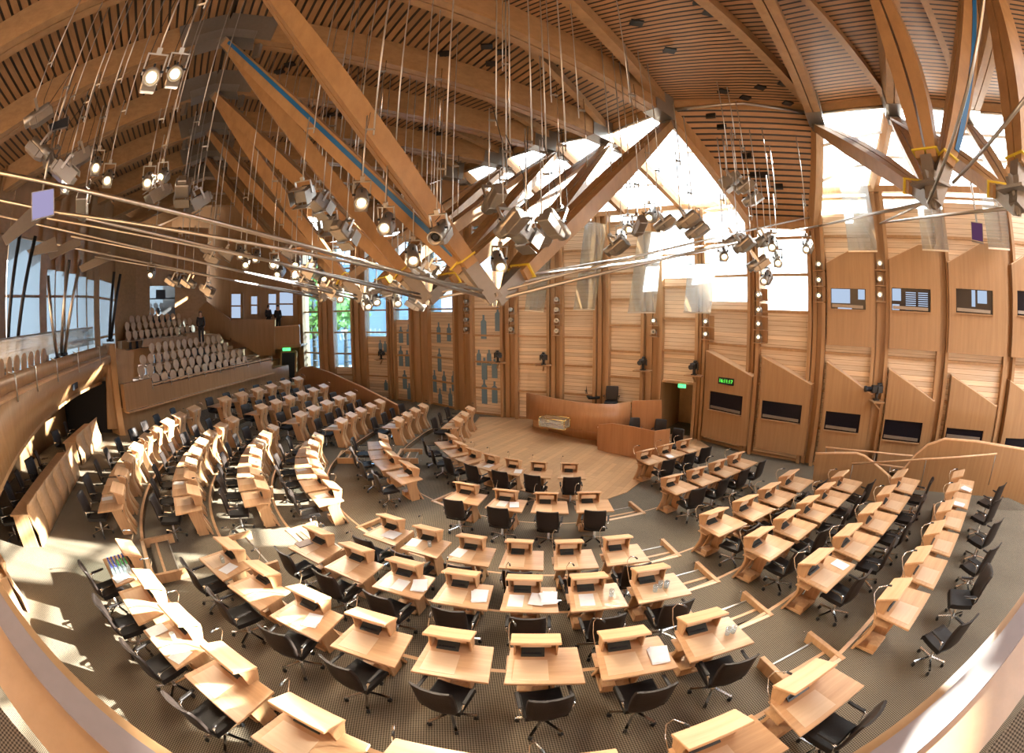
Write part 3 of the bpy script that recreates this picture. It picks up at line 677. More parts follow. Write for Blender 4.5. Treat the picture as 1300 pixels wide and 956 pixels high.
UB = [([(1048,334.6),(1078,318),(1110,316),(1109,441),(1049.6,438)], [(1054,366),(1099,366.5),(1099,393.5),(1055,393)], 12, 'high oak booth with window, leftmost of the four upper booths'),
([(1128,329),(1166,311),(1193,312),(1192.7,446.5),(1127.5,442)], [(1131.5,366),(1182,366.5),(1181,397),(1132,395)], 13, 'high oak booth with window, second from left among upper booths'),
([(1203,333.5),(1245,309),(1276,309),(1272,453),(1203,447.7)], [(1213.5,367),(1261,368),(1260,400),(1214,398)], 14, 'high oak booth with window, third from left among upper booths'),
([(1284,336),(1320,312),(1341,312),(1336,458),(1283,453)], [(1292,370),(1328,371),(1327,403),(1291,402)], 15, 'high oak booth at the right edge, rightmost upper booth')]
UL = [[(.02,.55,.3,.97), (.2,.6,.03,.22), (.78,.97,.5,.97)], [(.02,.24,.45,.97), (.02,.2,.05,.3)]+[(.36,.62,.08+.09*k,.12+.09*k) for k in range(9)]+[(.68,.93,.08+.09*k,.12+.09*k) for k in range(9)], [(.42,.52,.3,.97), (.58,.84,.45,.97)], []]
for (px, win, bi, lab), lt_ in zip(UB, UL): booth(px, win, bi, lab, lit=lt_)
# ------------------------------------------------------------------ stacked wall lamps in the column niches
NL = [(1039,[335,355,375],1), (1117,[334,354,374],1), (962,[374,393,411,428],1), (895,[408,424],1), (829,[407,421],0), (706,[380,393,407,420],0), (648,[393,406,418],0), (590,[383,393,406,418],0)]
where = {1039: 'left of the upper booths', 1117: 'between the first two upper booths', 962: 'beside the clock booth', 895: 'above the doorway right jamb', 829: 'left of the doorway', 706: 'behind the presiding desk', 648: 'left of the presiding desk', 590: 'behind the short front row'}
for x, ys, lit in NL:
    A, B = fplan(x-10), fplan(x+10); n = Vector((-(B-A).y, (B-A).x)).normalized()
    if n.dot(-A) < 0: n = -n
    N3 = Vector((n.x, n.y, 0)); u = Vector(((B-A).x, (B-A).y, 0)).normalized()
    for k, y in enumerate(ys):
        on = lit or (x == 829 and k == 0)
        p = onplane(x, y, A, B, 0.42); e_ = empty('niche_lamp', p)
        M4 = Matrix(((u.x, 0, N3.x, 0), (u.y, 0, N3.y, 0), (0, 1, 0, 0), (0, 0, 0, 1)))
        m = MB(); m.box((0, -0.22, -0.18), (0.42, 0.03, 0.4), M4); m.box((0, 0, -0.4), (0.42, 0.44, 0.02), M4); m.build('shelf', 'column', e_)
        m = MB(); m.lathe([(0.06, -0.24), (0.1, -0.16), (0.115, 0.0), (0.1, 0.01), (0.09, -0.04)], n=12, M4=M4); m.tube([M4 @ Vector((-.13, 0, -.08)), M4 @ Vector((-.13, -.2, -.1)), M4 @ Vector((.13, -.2, -.1)), M4 @ Vector((.13, 0, -.08))], 0.012, 5); m.build('lamp_body', 'lampg' if on else 'steel', e_)
        m = MB(); m.lathe([(0.055, -0.03), (0.03, -0.015)], n=12, M4=M4); m.build('lens', 'hot' if on else 'sheet', e_)
        tag(e_, '%s wall lamp %s, %s down of the stack' % ('lit round' if on else 'unlit silver', where[x], ORD[k]), 'wall lamp', 'wall lamps in the column niches')
# ------------------------------------------------------------------ television cameras on bracket shelves
def tvcam():
    e_ = empty('television_camera')
    m = MB(); m.box((0, 0, 0.36), (0.22, 0.42, 0.24)); m.box((0, -0.1, 0.52), (0.12, 0.2, 0.08)); m.build('camera_body', 'blackp', e_, bevel=0.02)
    m = MB(); m.tube([(0, 0.2, 0.36), (0, 0.42, 0.36), (0, 0.42, 0.36), (0, 0.5, 0.36)], [0.08, 0.08, 0.1, 0.1], 12); m.build('lens_barrel', 'dark', e_)
    m = MB(); m.tube([(0, 0, 0), (0, 0, 0.24)], 0.06, 10); m.box((0, 0, 0.02), (0.2, 0.2, 0.04)); m.bar((-.15, 0, .2), (-.15, 0, .45), .03, .06); m.bar((.15, 0, .2), (.15, 0, .45), .03, .06); m.build('pan_head', 'blackp', e_)
    m = MB(); m.box((0, 0, -0.02), (0.75, 0.45, 0.04)); m.bar((0, -0.2, -0.3), (0, 0.15, -0.04), 0.05, 0.05); m.build('bracket_shelf', 'column', e_)
    return e_
tv0 = tvcam()
for k, (x, y, h) in enumerate([(484,456,0.3), (632,460,0.2), (690,463,0.1), (816,470,-0.3), (881,476,-0.3), (1112,508,-1.2)]):
    A, B = fplan(x-8, y), fplan(x+8, y); p = onplane(x, y, A, B, 0.5)
    o = place(tv0, p, math.atan2(p.x, -p.y)+ (PI if False else 0) + h)
    tag(o, ['black television camera on bracket by the left windows', 'black television camera on bracket left of the presiding desk', 'black television camera on bracket above the presiding desk left end', 'black television camera on bracket left of the doorway', 'black television camera on bracket at the doorway right jamb', 'black television camera between second and third lower booths from right'][k], 'camera', 'wall cameras')
# ------------------------------------------------------------------ hanging tilted glass sheets
GS = [[(675,325),(700,325),(690,396),(666,394)], [(743,280),(770,285),(755,393),(728,393)], [(810,293),(840,295),(832,397),(797,397)], [(873,335),(908,335),(902,398),(868,396)], [(1062,211),(1096,211),(1114,319),(1077,319)], [(1162,245),(1193,248),(1205,319),(1171,317)], [(1245,250),(1276,252),(1282,317),(1255,315)]]
for k, q in enumerate(GS):
    A, B = fplan(q[3][0]), fplan(q[2][0])
    P = [onplane(*q[0], A, B, 0.7), onplane(*q[1], A, B, 0.7), onplane(*q[2], A, B, 1.3), onplane(*q[3], A, B, 1.3)]
    e_ = empty('glass_reflector'); n = (P[1]-P[0]).cross(P[3]-P[0]).normalized()
    m = MB(); m.prism(P, n*0.02); m.build('glass_sheet', 'sheet', e_)
    for p in P[:2]:
        m = MB(); m.tube([p, p+Vector((0, 0, 1.6))], 0.012, 5); m.build('hanger_wire', 'steel', e_)
    m = MB(); m.bar(P[3], P[2], 0.05, 0.05); m.build('edge_rail', 'steel', e_); m = MB(); m.bar(P[0], P[1], 0.03, 0.03); m.build('edge_rail', 'steel', e_)
    tag(e_, 'tilted hanging glass sheet, %s from the left along the facade' % ORD[k], 'glass panel', 'hanging glass sheets')
# ------------------------------------------------------------------ the presiding desk
po = empty('presiding_desk')
TP = [(668,499),(690,503),(712,507.5),(735,511),(757,513),(780,513.5),(801,510)]
top = [at(x, y, 1.62) for x, y in TP]
m = MB()
G = [[vec(p.xy*1.0, 1.62) for p in top], [vec(p.xy*0.99, 0.55) for p in top]]
cen = Vector((6.0, 26.0))
m.sheet(G, lambda i, j: Vector(((cen-top[j].xy).normalized().x, (cen-top[j].xy).normalized().y, 0))*0.06); m.build('curved_front', 'pof', po)
m = MB(); inn = [p.xy + (cen-p.xy).normalized()*0.75 for p in top]
m.sheet([[vec(p.xy + (cen-p.xy).normalized()*0.07, 1.42) for p in top], [vec(p, 1.42) for p in inn]], (0, 0, -0.04)); m.build('worktop', 'oakh', po)
m = MB(); b1 = [p.xy + (cen-p.xy).normalized()*0.45 for p in top]
m.sheet([[vec(p, 0.56) for p in b1[1:]], [vec(p, 0.01) for p in b1[1:]]], lambda i, j: Vector(((cen-b1[j].xy).normalized().x, (cen-b1[j].xy).normalized().y, 0))*0.1); m.build('plinth', 'pof', po)
m = MB(); fb = [p.xy + (cen-p.xy).normalized()*0.5 for p in top]; bk = [p.xy + (cen-p.xy).normalized()*1.45 for p in top]
m.sheet([[vec(p, 0.8) for p in fb], [vec(p, 0.8) for p in bk]], (0, 0, -0.79)); m.build('dais', 'wfloor' if False else 'oakh', po)
R_ = top[-1]; rb = [R_.xy, R_.xy + Vector((1.25, -.05)), ]
wp = [onplane(x, y, (R_.x, R_.y), (R_.x+2.2, R_.y-0.55)) for x, y in ((802,509),(840,508),(840,550),(802,548))]
m = MB(); m.prism(wp, (0.03, 0.08, 0)); m.build('side_screen', 'pof', po)
tag(po, 'long curved reddish oak presiding desk at the back of the wooden floor', 'desk')
# glass mace case
gc = [at(684, 541, 0.62), at(716, 546, 0.62), at(725, 541, 0.62), at(694, 536.5, 0.62)]
e_ = empty('mace_case'); hgt = Vector((0, 0, 0.36))
m = MB(); d1 = (gc[1]-gc[0]); d2 = (gc[2]-gc[1]).normalized()*0.55
c0 = gc[0]; m.prism([c0, c0+d1, c0+d1+d2, c0+d2], hgt); m.build('glass_box', 'sheet', e_)
m = MB()
for a in (c0, c0+d1, c0+d1+d2, c0+d2): m.tube([a, a+hgt], 0.014, 5)
for z_ in (0, .36):
    q = [c0, c0+d1, c0+d1+d2, c0+d2, c0]
    for a, b_ in zip(q, q[1:]): m.tube([a+Vector((0, 0, z_)), b_+Vector((0, 0, z_))], 0.014, 5)
m.build('gilt_frame', 'gold', e_)
m = MB(); s0, s1 = c0+d1*.15+d2*.5+hgt*.45, c0+d1*.85+d2*.5+hgt*.45; m.tube([s0, s0.lerp(s1, .2), s0.lerp(s1, .22), s0.lerp(s1, .8), s0.lerp(s1, .83), s1], [.07, .06, .025, .025, .05, .04], 8); m.build('mace', 'gold', e_)
tag(e_, 'glass case with gilt edges holding a gold mace below the presiding desk', 'display case')
# clerks' desk
e_ = empty('clerks_desk')
CT = [(760,534),(776,537.5),(805,542),(831,547.5),(851,544.5)]
ct = [at(x, y, 1.15) for x, y in CT]
m = MB(); cen2 = Vector((6.3, 18.2))
cb = [p.xy*1.0 for p in ct]
zz = [1.0, 1.15, 1.15, 1.15, 1.15]
m.sheet([[vec(p, z_) for p, z_ in zip(cb, zz)], [vec(p, 0.01) for p in cb]], lambda i, j: Vector(((cen2-cb[j]).normalized().x, (cen2-cb[j]).normalized().y, 0))*0.05, False); m.build('front_panel', 'pof', e_)
m = MB(); i2 = [p + (cen2-p).normalized()*0.6 for p in cb[1:]]
m.sheet([[vec(p + (cen2-p).normalized()*.06, 0.98) for p in cb[1:]], [vec(p, 0.98) for p in i2]], (0, 0, -0.035)); m.build('worktop', 'oakh', e_)
l0, l1 = at(757, 566, 0).xy, at(779, 571.5, 0).xy; bk_ = Vector((.45, .95))
m = MB(); m.prism([vec(l0, .01), vec(l1, .01), vec(l1, .72), vec(l0, .72)], vec(bk_*.06, 0)); m.prism([vec(l0, .72), vec(l1, .72), vec(l1+bk_, .72), vec(l0+bk_, .72)], (0, 0, .04)); m.prism([vec(l0, .01), vec(l0+bk_, .01), vec(l0+bk_, .72), vec(l0, .72)], vec((l1-l0).normalized()*.05, 0)); m.build('low_wing', 'pof', e_)
tag(e_, 'low angular reddish oak clerks desk in front of the presiding desk', 'desk')
for k, (x, y, z_, yaw) in enumerate([(753,499,1.35,.2), (776,506,1.35,-.1), (806,536,.78,.1), (837,538,.78,-.2), (856,550,.78,-.5)]):
    p = at(x, y, z_+0.12); zf = 0.81 if k < 2 else 0.0
    sc_ = 1.0
    o = place(chair0, (p.x, p.y, zf), PI-math.atan2(p.x, p.y)*1.0+yaw, 1.0)
    if k < 2: o.scale = (1.15, 1.0, 1.15)
    tag(o, ['tall black leather chair at the centre of the presiding desk', 'black leather chair right of the tall presiding chair', 'black leather chair at the left end of the clerks desk', 'black leather chair at the right end of the clerks desk', 'black leather chair beyond the right side of the clerks desk'][k], 'chair')
    p2 = 0
# ------------------------------------------------------------------ ramp walls
def pwall(name, mat, px, A, B, th, lab=None, cat=None, off=0, rail=None):
    n = Vector((-(Vector(B)-Vector(A)).y, (Vector(B)-Vector(A)).x)).normalized()
    if n.dot(-Vector(A)) < 0: n = -n
    P = [onplane(x, y, A, B, off) for x, y in px]
    e_ = empty(name) if lab else None
    m = MB(); m.prism(P, Vector((-n.x, -n.y, 0))*th); o = m.build('panel' if lab else name, mat, e_)
    if rail:
        m = MB(); m.tube([onplane(x, y, A, B, off-th/2)+Vector((0, 0, .02)) for x, y in rail], 0.05, 6); m.build('capping', 'lid' if mat != 'pof' else 'oakh', e_)
    if lab: tag(e_, lab, cat)
    else: struct(o)
    return e_ or o
pwall('ramp_wall', 'pof', [(505,515),(507,548),(440,530),(372,508),(372,478),(384,467.5),(397,466),(420,474),(460,492)], (-5.1, 19.3), (-14.2, 26.6), 0.12, 'low curved-top oak ramp wall below the left windows', 'ramp wall', rail=[(372,478),(384,467.5),(397,466),(420,474),(460,492),(505,515)])
ra = [(1035,577),(1060,576.5),(1087,576.5),(1097,580),(1108,588),(1131,608)]
pwall('ramp_wall', 'booth', ra+[(1131,640),(1030,622)], (8.9, 10.3), (11.2, 7.6), 0.1, 'lower oak ramp wall with flat top left of the crossing handrails', 'ramp wall', rail=ra)
rb_ = [(1131,612),(1150,594),(1163,578),(1178,566),(1200,558.5),(1240,562),(1300,572),(1340,580)]
pwall('ramp_wall', 'booth', rb_+[(1340,660),(1280,632),(1183,624),(1131,618)], (10.6, 8.2), (14.6, 3.0), 0.1, 'higher oak ramp wall with rising curved top behind the rightmost row', 'ramp wall', rail=rb_)
def handrail(px, A, B, off, posts, lab):
    e_ = empty('handrail'); P = [onplane(x, y, A, B, off) for x, y in px]
    m = MB(); m.tube(P, 0.028, 7); m.build('rail', 'lid', e_)
    for f in posts:
        p = P[0].lerp(P[-1], f); m = MB(); m.tube([p, p-Vector((0, 0, .85))], 0.016, 6); m.build('post', 'cast', e_)
    tag(e_, lab, 'handrail')
handrail([(1048,568),(1100,573),(1172,580)], (9.6, 10.6), (12.4, 8.0), 0, (0.01, .1, .5, .95), 'upper timber handrail behind the lower ramp wall')
handrail([(1081,588.5),(1172,583),(1266,576)], (9.2, 9.4), (13.8, 3.4), 0, (0.01, .5, .99), 'long timber handrail crossing in front of both ramp walls')
handrail([(1111,589),(1150,594)], (9.8, 10.2), (12.4, 8.2), 0, (.5,), 'short timber handrail between the two ramp walls')
# ------------------------------------------------------------------ roof
U = Vector((-.643, .766)); V = Vector((.766, .643))
ZR, ZE = 13.5, 12.0
Rb = at(290, 35, ZR).xy; Rst = (at(262, 215, ZR).xy - Rb)/4
def Rg(i, z=ZR): p = Rb + Rst*(i-1); return Vector((p.x, p.y, z))
EP = {-2: (1310,150), -1: (1225,142), 0: (1130,135), 1: (1035,145), 2: (848,140), 3: (772,170), 4: (703,182), 5: (640,201)}
E_ = {k: at(x, y, ZE) for k, (x, y) in EP.items()}
st = E_[5]-E_[4]
for k in (6, 7, 8, 9, 10): E_[k] = E_[5] + st*(k-5)
E_[-3] = E_[-2] + (E_[-2]-E_[-1])
RE = {-3: -6, -2: -5, -1: -4, 0: -3, 1: -2, 2: 0, 3: 1, 4: 2, 5: 3, 6: 4, 7: 5, 8: 6, 9: 7, 10: 8}
def Lf(i, t=11.5): p = Rg(i); q = p.xy - V*t; return Vector((q.x, q.y, ZR - 0.385*t))
def roofz(x, y):
    v = (Vector((x, y)) - Rb).dot(V)
    return ZR - (0.115*v if v > 0 else -0.385*v)
UPZ = Vector((0, 0, 1))
nb = 0
def beam(a, b, w=0.5, h=0.85, mat='beam', name='roof_beam'):
    """a pair of laminated planks with a slot between and a bottom lamination"""
    m = MB(); d = (b-a).normalized(); q = d.cross(UPZ).normalized()
    for s in (-1, 1):
        m.bar(a+q*s*w*.27, b+q*s*w*.27, w*.46, h); m.bar(a+q*s*w*.29-UPZ*h*.5, b+q*s*w*.29-UPZ*h*.5, w*.5, 0.12)
    m.bar(a, b, w*.2, h*.7)
    return struct(m.build(name, mat))
for i in range(-5, 10):
    beam(Rg(i)-UPZ*.05, Lf(i))
for k, i in RE.items():
    b = beam(Rg(i)-UPZ*.05, E_[k], h=0.8)
# soffits between the beams: slats run along the ridge
def soffit(q, mat='soffit', n=1):
    """q = (ridge a, ridge b, eave b, eave a); slats parallel to the ridge, v measured down the slope"""
    m = MB(); up = UPZ*0.36; q = [p+up for p in q]; L1 = (q[3]-q[0]).length; L0 = (q[1]-q[0]).length
    K = 6; bl = lambda a, b: (q[0]*(1-a)+q[1]*a)*(1-b) + (q[3]*(1-a)+q[2]*a)*b
    m.grid([[bl(x/K, y/K) for x in range(K+1)] for y in range(K+1)], False, lambda i, j: (L0*j/K, L1*i/K))
    c = (q[0]+q[2])/2 - Vector((0, 0, H)); n = ((q[1]-q[0]).cross(q[3]-q[0])+(q[3]-q[2]).cross(q[1]-q[2])).normalized(); n = n if n.dot(c) > 0 else -n
    if mat == 'soffitv' and abs(n.z) < .6: n = Vector((c.x, c.y, 0)).normalized()
    m.grid([[bl(x/K, y/K)+n*.25 for x in range(K+1)] for y in range(K+1)], False, lambda i, j: (0, 0))
    return struct(m.build('ceiling', mat))
for i in range(-5, 9): soffit((Rg(i), Rg(i+1), Lf(i+1), Lf(i)))
for k in range(2, 10): soffit((Rg(RE[k]), Rg(RE[k+1]), E_[k+1], E_[k]))
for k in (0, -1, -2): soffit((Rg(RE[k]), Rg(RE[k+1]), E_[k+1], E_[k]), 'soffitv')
soffit((Rg(-3), Rg(-2), E_[1], E_[0]), 'soffitv') if False else None
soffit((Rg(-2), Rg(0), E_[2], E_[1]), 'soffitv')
# descending leaf of soffit between the two dormers
A11, B11 = bayline[11]; 
W1, W2 = onplane(1032, 288, A11, B11, 0.1), onplane(958, 284, A11, B11, 0.1)
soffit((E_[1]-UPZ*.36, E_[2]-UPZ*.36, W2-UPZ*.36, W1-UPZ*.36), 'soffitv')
for a, b in ((E_[2], W2), (E_[1], W1)):
    m = MB(); m.bar(a, b, 0.34, 0.5); struct(m.build('trim_valley_edge', 'column'))
m = MB(); m.bar(W1, W2, 0.25, 0.3); struct(m.build('trim_valley_foot', 'column'))
for k, f in ((1, .5), (2, .5)):
    m = MB(); m.bar(E_[k]+UPZ*.15, Rg(-1)+UPZ*.2, 0.3, 0.4); struct(m.build('trim_valley_rib', 'beam'))
for k in (3, 4, 5, 6, 7, -1, 0):
    a = E_[k]; r = Rg(RE[k-1]) if k not in (-1, 0) else Rg(RE[k+1]); e = E_[k-1] if k not in (-1, 0) else E_[k+1]
    m = MB(); m.bar(a+UPZ*.2, e.lerp(r, 0.55)+UPZ*.2, 0.22, 0.3); struct(m.build('trim_diagonal_rib', 'beam'))
# dormer glazing between the eaves nodes and the facade head
def wtop(px, py): d = fplan(px); return Vector((d.x, d.y, ZT+0.1))
WT = {8: wtop(470, 300), 7: wtop(530, 300), 6: wtop(600, 300), 5: wtop(652, 300), 4: wtop(715, 300), 3: wtop(796, 300), 2: wtop(870, 300), 'v': W2, 'u': W1, 1: wtop(1036, 300), 0: wtop(1118, 300), -1: wtop(1197, 300), -2: wtop(1281, 300), -3: wtop(1360, 300)}
dg = empty('window_17'); struct(dg)
def glz(P, par, mat='glass'):
    n = (P[1]-P[0]).cross(P[2]-P[0]).normalized()
    m = MB(); m.prism(P, n*0.02); m.build('pane', mat, par)
for a, b in ((6, 5), (5, 4), (4, 3)): glz([E_[a], E_[b], WT[b-1], WT[a-1]], dg)
m = MB(); q = [E_[9], E_[6], WT[5], vec(fplan(340), ZT+.1)]; m.prism(q, (.06, .06, 0)); struct(m.build('wall_upper_left', 'panelwall'))
glz([E_[3], E_[2], WT['v'], WT[2]], dg); glz([E_[3], WT[2], WT[2], WT[2]][:2]+[WT[2]+Vector((.01, 0, 0))], dg)
for k in (3, 4, 5, 6):
    m = MB(); m.bar(E_[k], WT[k-1], 0.26, 0.36); m.build('glazing_rib', 'column', dg)
    if k < 6:
        for f in (0.35, 0.68):
            m = MB(); m.bar(E_[k].lerp(WT[k-1], f), E_[k+1].lerp(WT[k], f), 0.08, 0.1); m.build('glazing_bar', 'white', dg)
for f in (.35, .68):
    m = MB(); m.bar(E_[3].lerp(WT[2], f), E_[2].lerp(WT['v'], f), 0.08, 0.1); m.build('glazing_bar', 'white', dg)
dh = empty('window_18'); struct(dh)
for a, b in ((1, 0), (0, -1), (-1, -2), (-2, -3)): glz([E_[a], E_[b], WT[b], WT[a] if a != 1 else W1], dh)
for k in (0, -1, -2):
    m = MB(); m.bar(E_[k], WT[k], 0.26, 0.36); m.build('glazing_rib', 'column', dh)
    for f in (.3, .62):
        m = MB(); m.bar(E_[k].lerp(WT[k], f), E_[k+1].lerp(WT[k+1] if k+1 != 1 else W1, f), 0.08, 0.1); m.build('glazing_bar', 'white', dh)
# fascia boards over the eaves line
for a, b in [(k, k-1) for k in range(-1, 10)]:
    if b < -2: continue
    m = MB(); n = (E_[a]+E_[b])/2; n = Vector((n.x, n.y, 0)).normalized()*.06; m.prism([E_[a]+UPZ*.02, E_[b]+UPZ*.02, E_[b]+UPZ*.5, E_[a]+UPZ*.5], n); struct(m.build('trim_fascia', 'beam'))
# eaves tubes and nodes
for a, b in ((2, 1), (1, 0), (0, -1), (-1, -2), (3, 2), (4, 3), (5, 4), (6, 5)):
    m = MB(); mid = (E_[a]+E_[b])/2 + (UPZ*0.25 if a == 2 else Vector((0, 0, 0))); m.tube([E_[a], mid, E_[b]], 0.06, 8); o = m.build('eaves_tube', 'steel')
    tag(o, 'steel eaves tube between %s' % {2: 'the two dormers along the valley soffit', 1: 'the first two right dormer nodes', 0: 'the second and third right dormer nodes', -1: 'the third and fourth right dormer nodes', 3: 'the valley corner and the next centre dormer node', 4: 'the second and third centre dormer nodes', 5: 'the third and fourth centre dormer nodes', 6: 'the fourth and fifth centre dormer nodes'}[a], 'steel tube')
for k in (-2, -1, 0, 1, 2, 3, 4, 5, 6):
    e_ = empty('eaves_node', E_[k]); d = (Rg(RE[k])-E_[k]).normalized()
    m = MB(); m.bar(d*1.0, d*0.05, 0.6, 0.95); m.build('cap_plate', 'lampg', e_)
    m = MB(); m.box((0, 0, -.5), (0.35, 0.35, 0.3)); m.bar(Vector((0, 0, -.45)), Vector((0, 0, -.45))-d*0.7, 0.12, 0.35); m.bar((-.35, 0, -.5), (.35, 0, -.5), .1, .1); m.build('connector', 'cast', e_)
    tag(e_, 'grey steel node at the eaves, %s' % {-2: 'at the far right edge', -1: 'third along the right dormer', 0: 'second along the right dormer', 1: 'first of the right dormer beside the valley', 2: 'at the corner of valley soffit and centre dormer', 3: 'second along the centre dormer from right', 4: 'third along the centre dormer from right', 5: 'fourth along the centre dormer from right', 6: 'fifth along the centre dormer from right'}[k], 'steel node')
for i in range(1, 6):
    e_ = empty('ridge_bracket', Rg(i))
    dl, dr_ = (Lf(i)-Rg(i)).normalized(), (E_[i+2]-Rg(i)).normalized()
    m = MB(); m.bar((0, 0, .05), dl*1.5+Vector((0, 0, .02)), 0.58, 1.02); m.bar((0, 0, .05), dr_*1.5+Vector((0, 0, .02)), 0.58, 1.02); m.build('side_plate', 'cast', e_)
    m = MB(); m.bar((0, 0, -.38), dl*.95+Vector((0, 0, -.38)), 0.66, 0.3); m.bar((0, 0, -.38), dr_*.95+Vector((0, 0, -.38)), 0.66, 0.3); m.build('saddle', 'lampg', e_)
    for dd in (dl, dr_):
        m = MB(); m.bar(dd*1.1+Vector((0, 0, -.4)), dd*1.1+Vector((0, 0, -.95)), 0.14, 0.2); m.build('lug', 'cast', e_)
    tag(e_, 'grey bent steel ridge bracket, %s' % ('nearest of five' if i == 1 else ORD[i-1]+' of five going away'), 'steel bracket')
# ------------------------------------------------------------------ struts and tie rods
Bn = {1: atd(628, 381, 8.0), 2: atd(543, 381, 10.5), 3: atd(460, 381, 13.0), 4: atd(408, 379, 16.0), -2: atd(1185, 256, 8.0), -3: atd(1292, 264, 8.0)}
where_b = {1: 'the nearest hanging node at centre', 2: 'the second hanging node left of centre', 3: 'the third hanging node at left', 4: 'the farthest hanging node at left', -2: 'the right hanging node', -3: 'the rightmost hanging node'}
def strut(k, top, lab, stripe=None, w=0.3):
    a, b = Bn[k], Vector(top); d = (b-a).normalized(); q = d.cross(UPZ).normalized(); L_ = (b-a).length
    e_ = empty('roof_strut', a); h = lambda p: p - a
    a0 = a + d*0.75; b0 = b - d*0.3
    m = MB()
    # swelling in the middle like a cigar
    S_ = [0, .25, .5, .75, 1]; wd = [.62, .9, 1, .9, .7]
    for s in (-1, 1):
        rings = []
        for f, g in zip(S_, wd):
            p = h(a0.lerp(b0, f)) + q*s*w*.55*g; u2 = q.cross(d)
            rings.append([p + q*w*.46*g*i + u2*w*.62*g*j for i, j in ((-1, -1), (1, -1), (1, 1), (-1, 1))])
        ids = [m.pts(r) for r in rings]
        for x, y in zip(ids, ids[1:]):
            for j in range(4): m.face((x+j, x+(j+1) % 4, y+(j+1) % 4, y+j))
        m.face([ids[0]+j for j in range(4)]); m.face([ids[-1]+j for j in range(4)][::-1])
    m.build('timber', 'strut', e_)
    m = MB(); m.bar(h(a), h(a0+d*.05), w*.7, w*.9); m.build('lower_shoe', 'cast', e_)
    m = MB(); m.bar(h(b0-d*.1), h(b), w*1.3, w*1.0); m.build('upper_shoe', 'cast', e_)
    m = MB(); m.bar(h(a0+d*.14), h(a0+d*.17), w*1.62, w*1.0); m.build('safety_tape', 'yellow', e_)
    if stripe:
        u2 = q.cross(d); cv = (Vector((0, 0, H))-(a+b)/2).normalized(); c_ = max(((q, 1.02), (-q, 1.02), (u2, .66), (-u2, .66)), key=lambda t: t[0].dot(cv)); oth = (u2 if abs(c_[0].dot(q)) > .5 else q)*stripe*w*.25
        m = MB(); m.bar(h(a0+d*.3)+c_[0]*w*c_[1]*.8+oth, h(a0.lerp(b0, .5))+c_[0]*w*c_[1]*1.03+oth, w*.3, 0.03, c_[0]); m.bar(h(a0.lerp(b0, .5))+c_[0]*w*c_[1]*1.03+oth, h(b0-d*.3)+c_[0]*w*c_[1]*.84+oth, w*.3, 0.03, c_[0]); m.build('blue_strip', 'blue', e_)
    tag(e_, lab, 'roof strut')
strut(1, Rg(0)-UPZ*.5, 'long timber strut from the nearest hanging node up to the top edge')
strut(1, Rg(1)-UPZ*.5, 'long blue-striped timber strut from nearest hanging node to nearest ridge bracket', stripe=1)
strut(1, E_[2]-UPZ*.5, 'timber strut from the nearest hanging node up to the valley corner')
strut(1, E_[3]-UPZ*.5, 'timber strut from the nearest hanging node to the second centre eaves node', w=.24)
strut(2, Rg(1)-UPZ*.5, 'timber strut from the second hanging node to the nearest ridge bracket')
strut(2, Rg(2)-UPZ*.5, 'timber strut from the second hanging node to the second ridge bracket')
strut(2, E_[3]-UPZ*.5, 'timber strut from the second hanging node to the second centre eaves node')
strut(2, E_[4]-UPZ*.5, 'timber strut from the second hanging node to the third centre eaves node', w=.24)
strut(3, Rg(2)-UPZ*.5, 'timber strut from the third hanging node to the second ridge bracket')
strut(3, Rg(3)-UPZ*.5, 'timber strut from the third hanging node to the third ridge bracket')
strut(3, E_[4]-UPZ*.5, 'timber strut from the third hanging node to the third centre eaves node')
strut(3, E_[5]-UPZ*.5, 'timber strut from the third hanging node to the fourth centre eaves node', w=.24)
strut(4, Rg(4)-UPZ*.5, 'timber strut from the farthest hanging node to the fourth ridge bracket')
strut(4, E_[5]-UPZ*.5, 'timber strut from the farthest hanging node to the fourth centre eaves node')
strut(-2, at(1108, -25, 12.6), 'broad timber strut from the right hanging node straight up', w=.34)
strut(-2, at(1228, -25, 12.6), 'blue-striped timber strut from the right hanging node straight up', stripe=-1, w=.34)
strut(-2, E_[1]-UPZ*.5, 'timber strut from the right hanging node to the first right dormer node')
strut(-2, E_[0]-UPZ*.5, 'thin timber strut from the right hanging node to the second right dormer node', w=.2)
strut(-3, at(1255, -30, 12.6), 'broad timber strut from the rightmost hanging node straight up', w=.34)
strut(-3, E_[0]-UPZ*.5, 'timber strut from the rightmost hanging node to the second right dormer node')
strut(-3, E_[-1]-UPZ*.5, 'thin timber strut from the rightmost hanging node to the third right dormer node', w=.2)
for k, p in Bn.items():
    o = MB(); o.prism([(-.16, -.03, .5), (.16, -.03, .5), (.03, -.03, -.12), (-.03, -.03, -.12)], (0, .06, 0)); o.prism([(-.03, -.16, .5), (-.03, .16, .5), (-.03, .03, -.12), (-.03, -.03, -.12)], (.06, 0, 0))
    if k < 0: o.prism([(-.3, -.3, .25), (.3, -.3, .25), (.3, .3, .25), (-.3, .3, .25)], (0, 0, .05))
    o = o.build('hanging_node', 'cast' if k < 0 else 'chrome'); o.location = p
    tag(o, 'pointed steel node where struts meet, %s' % {1: 'nearest at picture centre', 2: 'second left of centre', 3: 'third going left', 4: 'farthest at left', -2: 'right under the two broad struts', -3: 'at the right edge'}[k], 'steel node')
def rod(a, b, lab, r=0.035):
    m = MB(); m.tube([a, b], r, 7); o = m.build('tie_rod', 'steel'); tag(o, lab, 'tie rod')
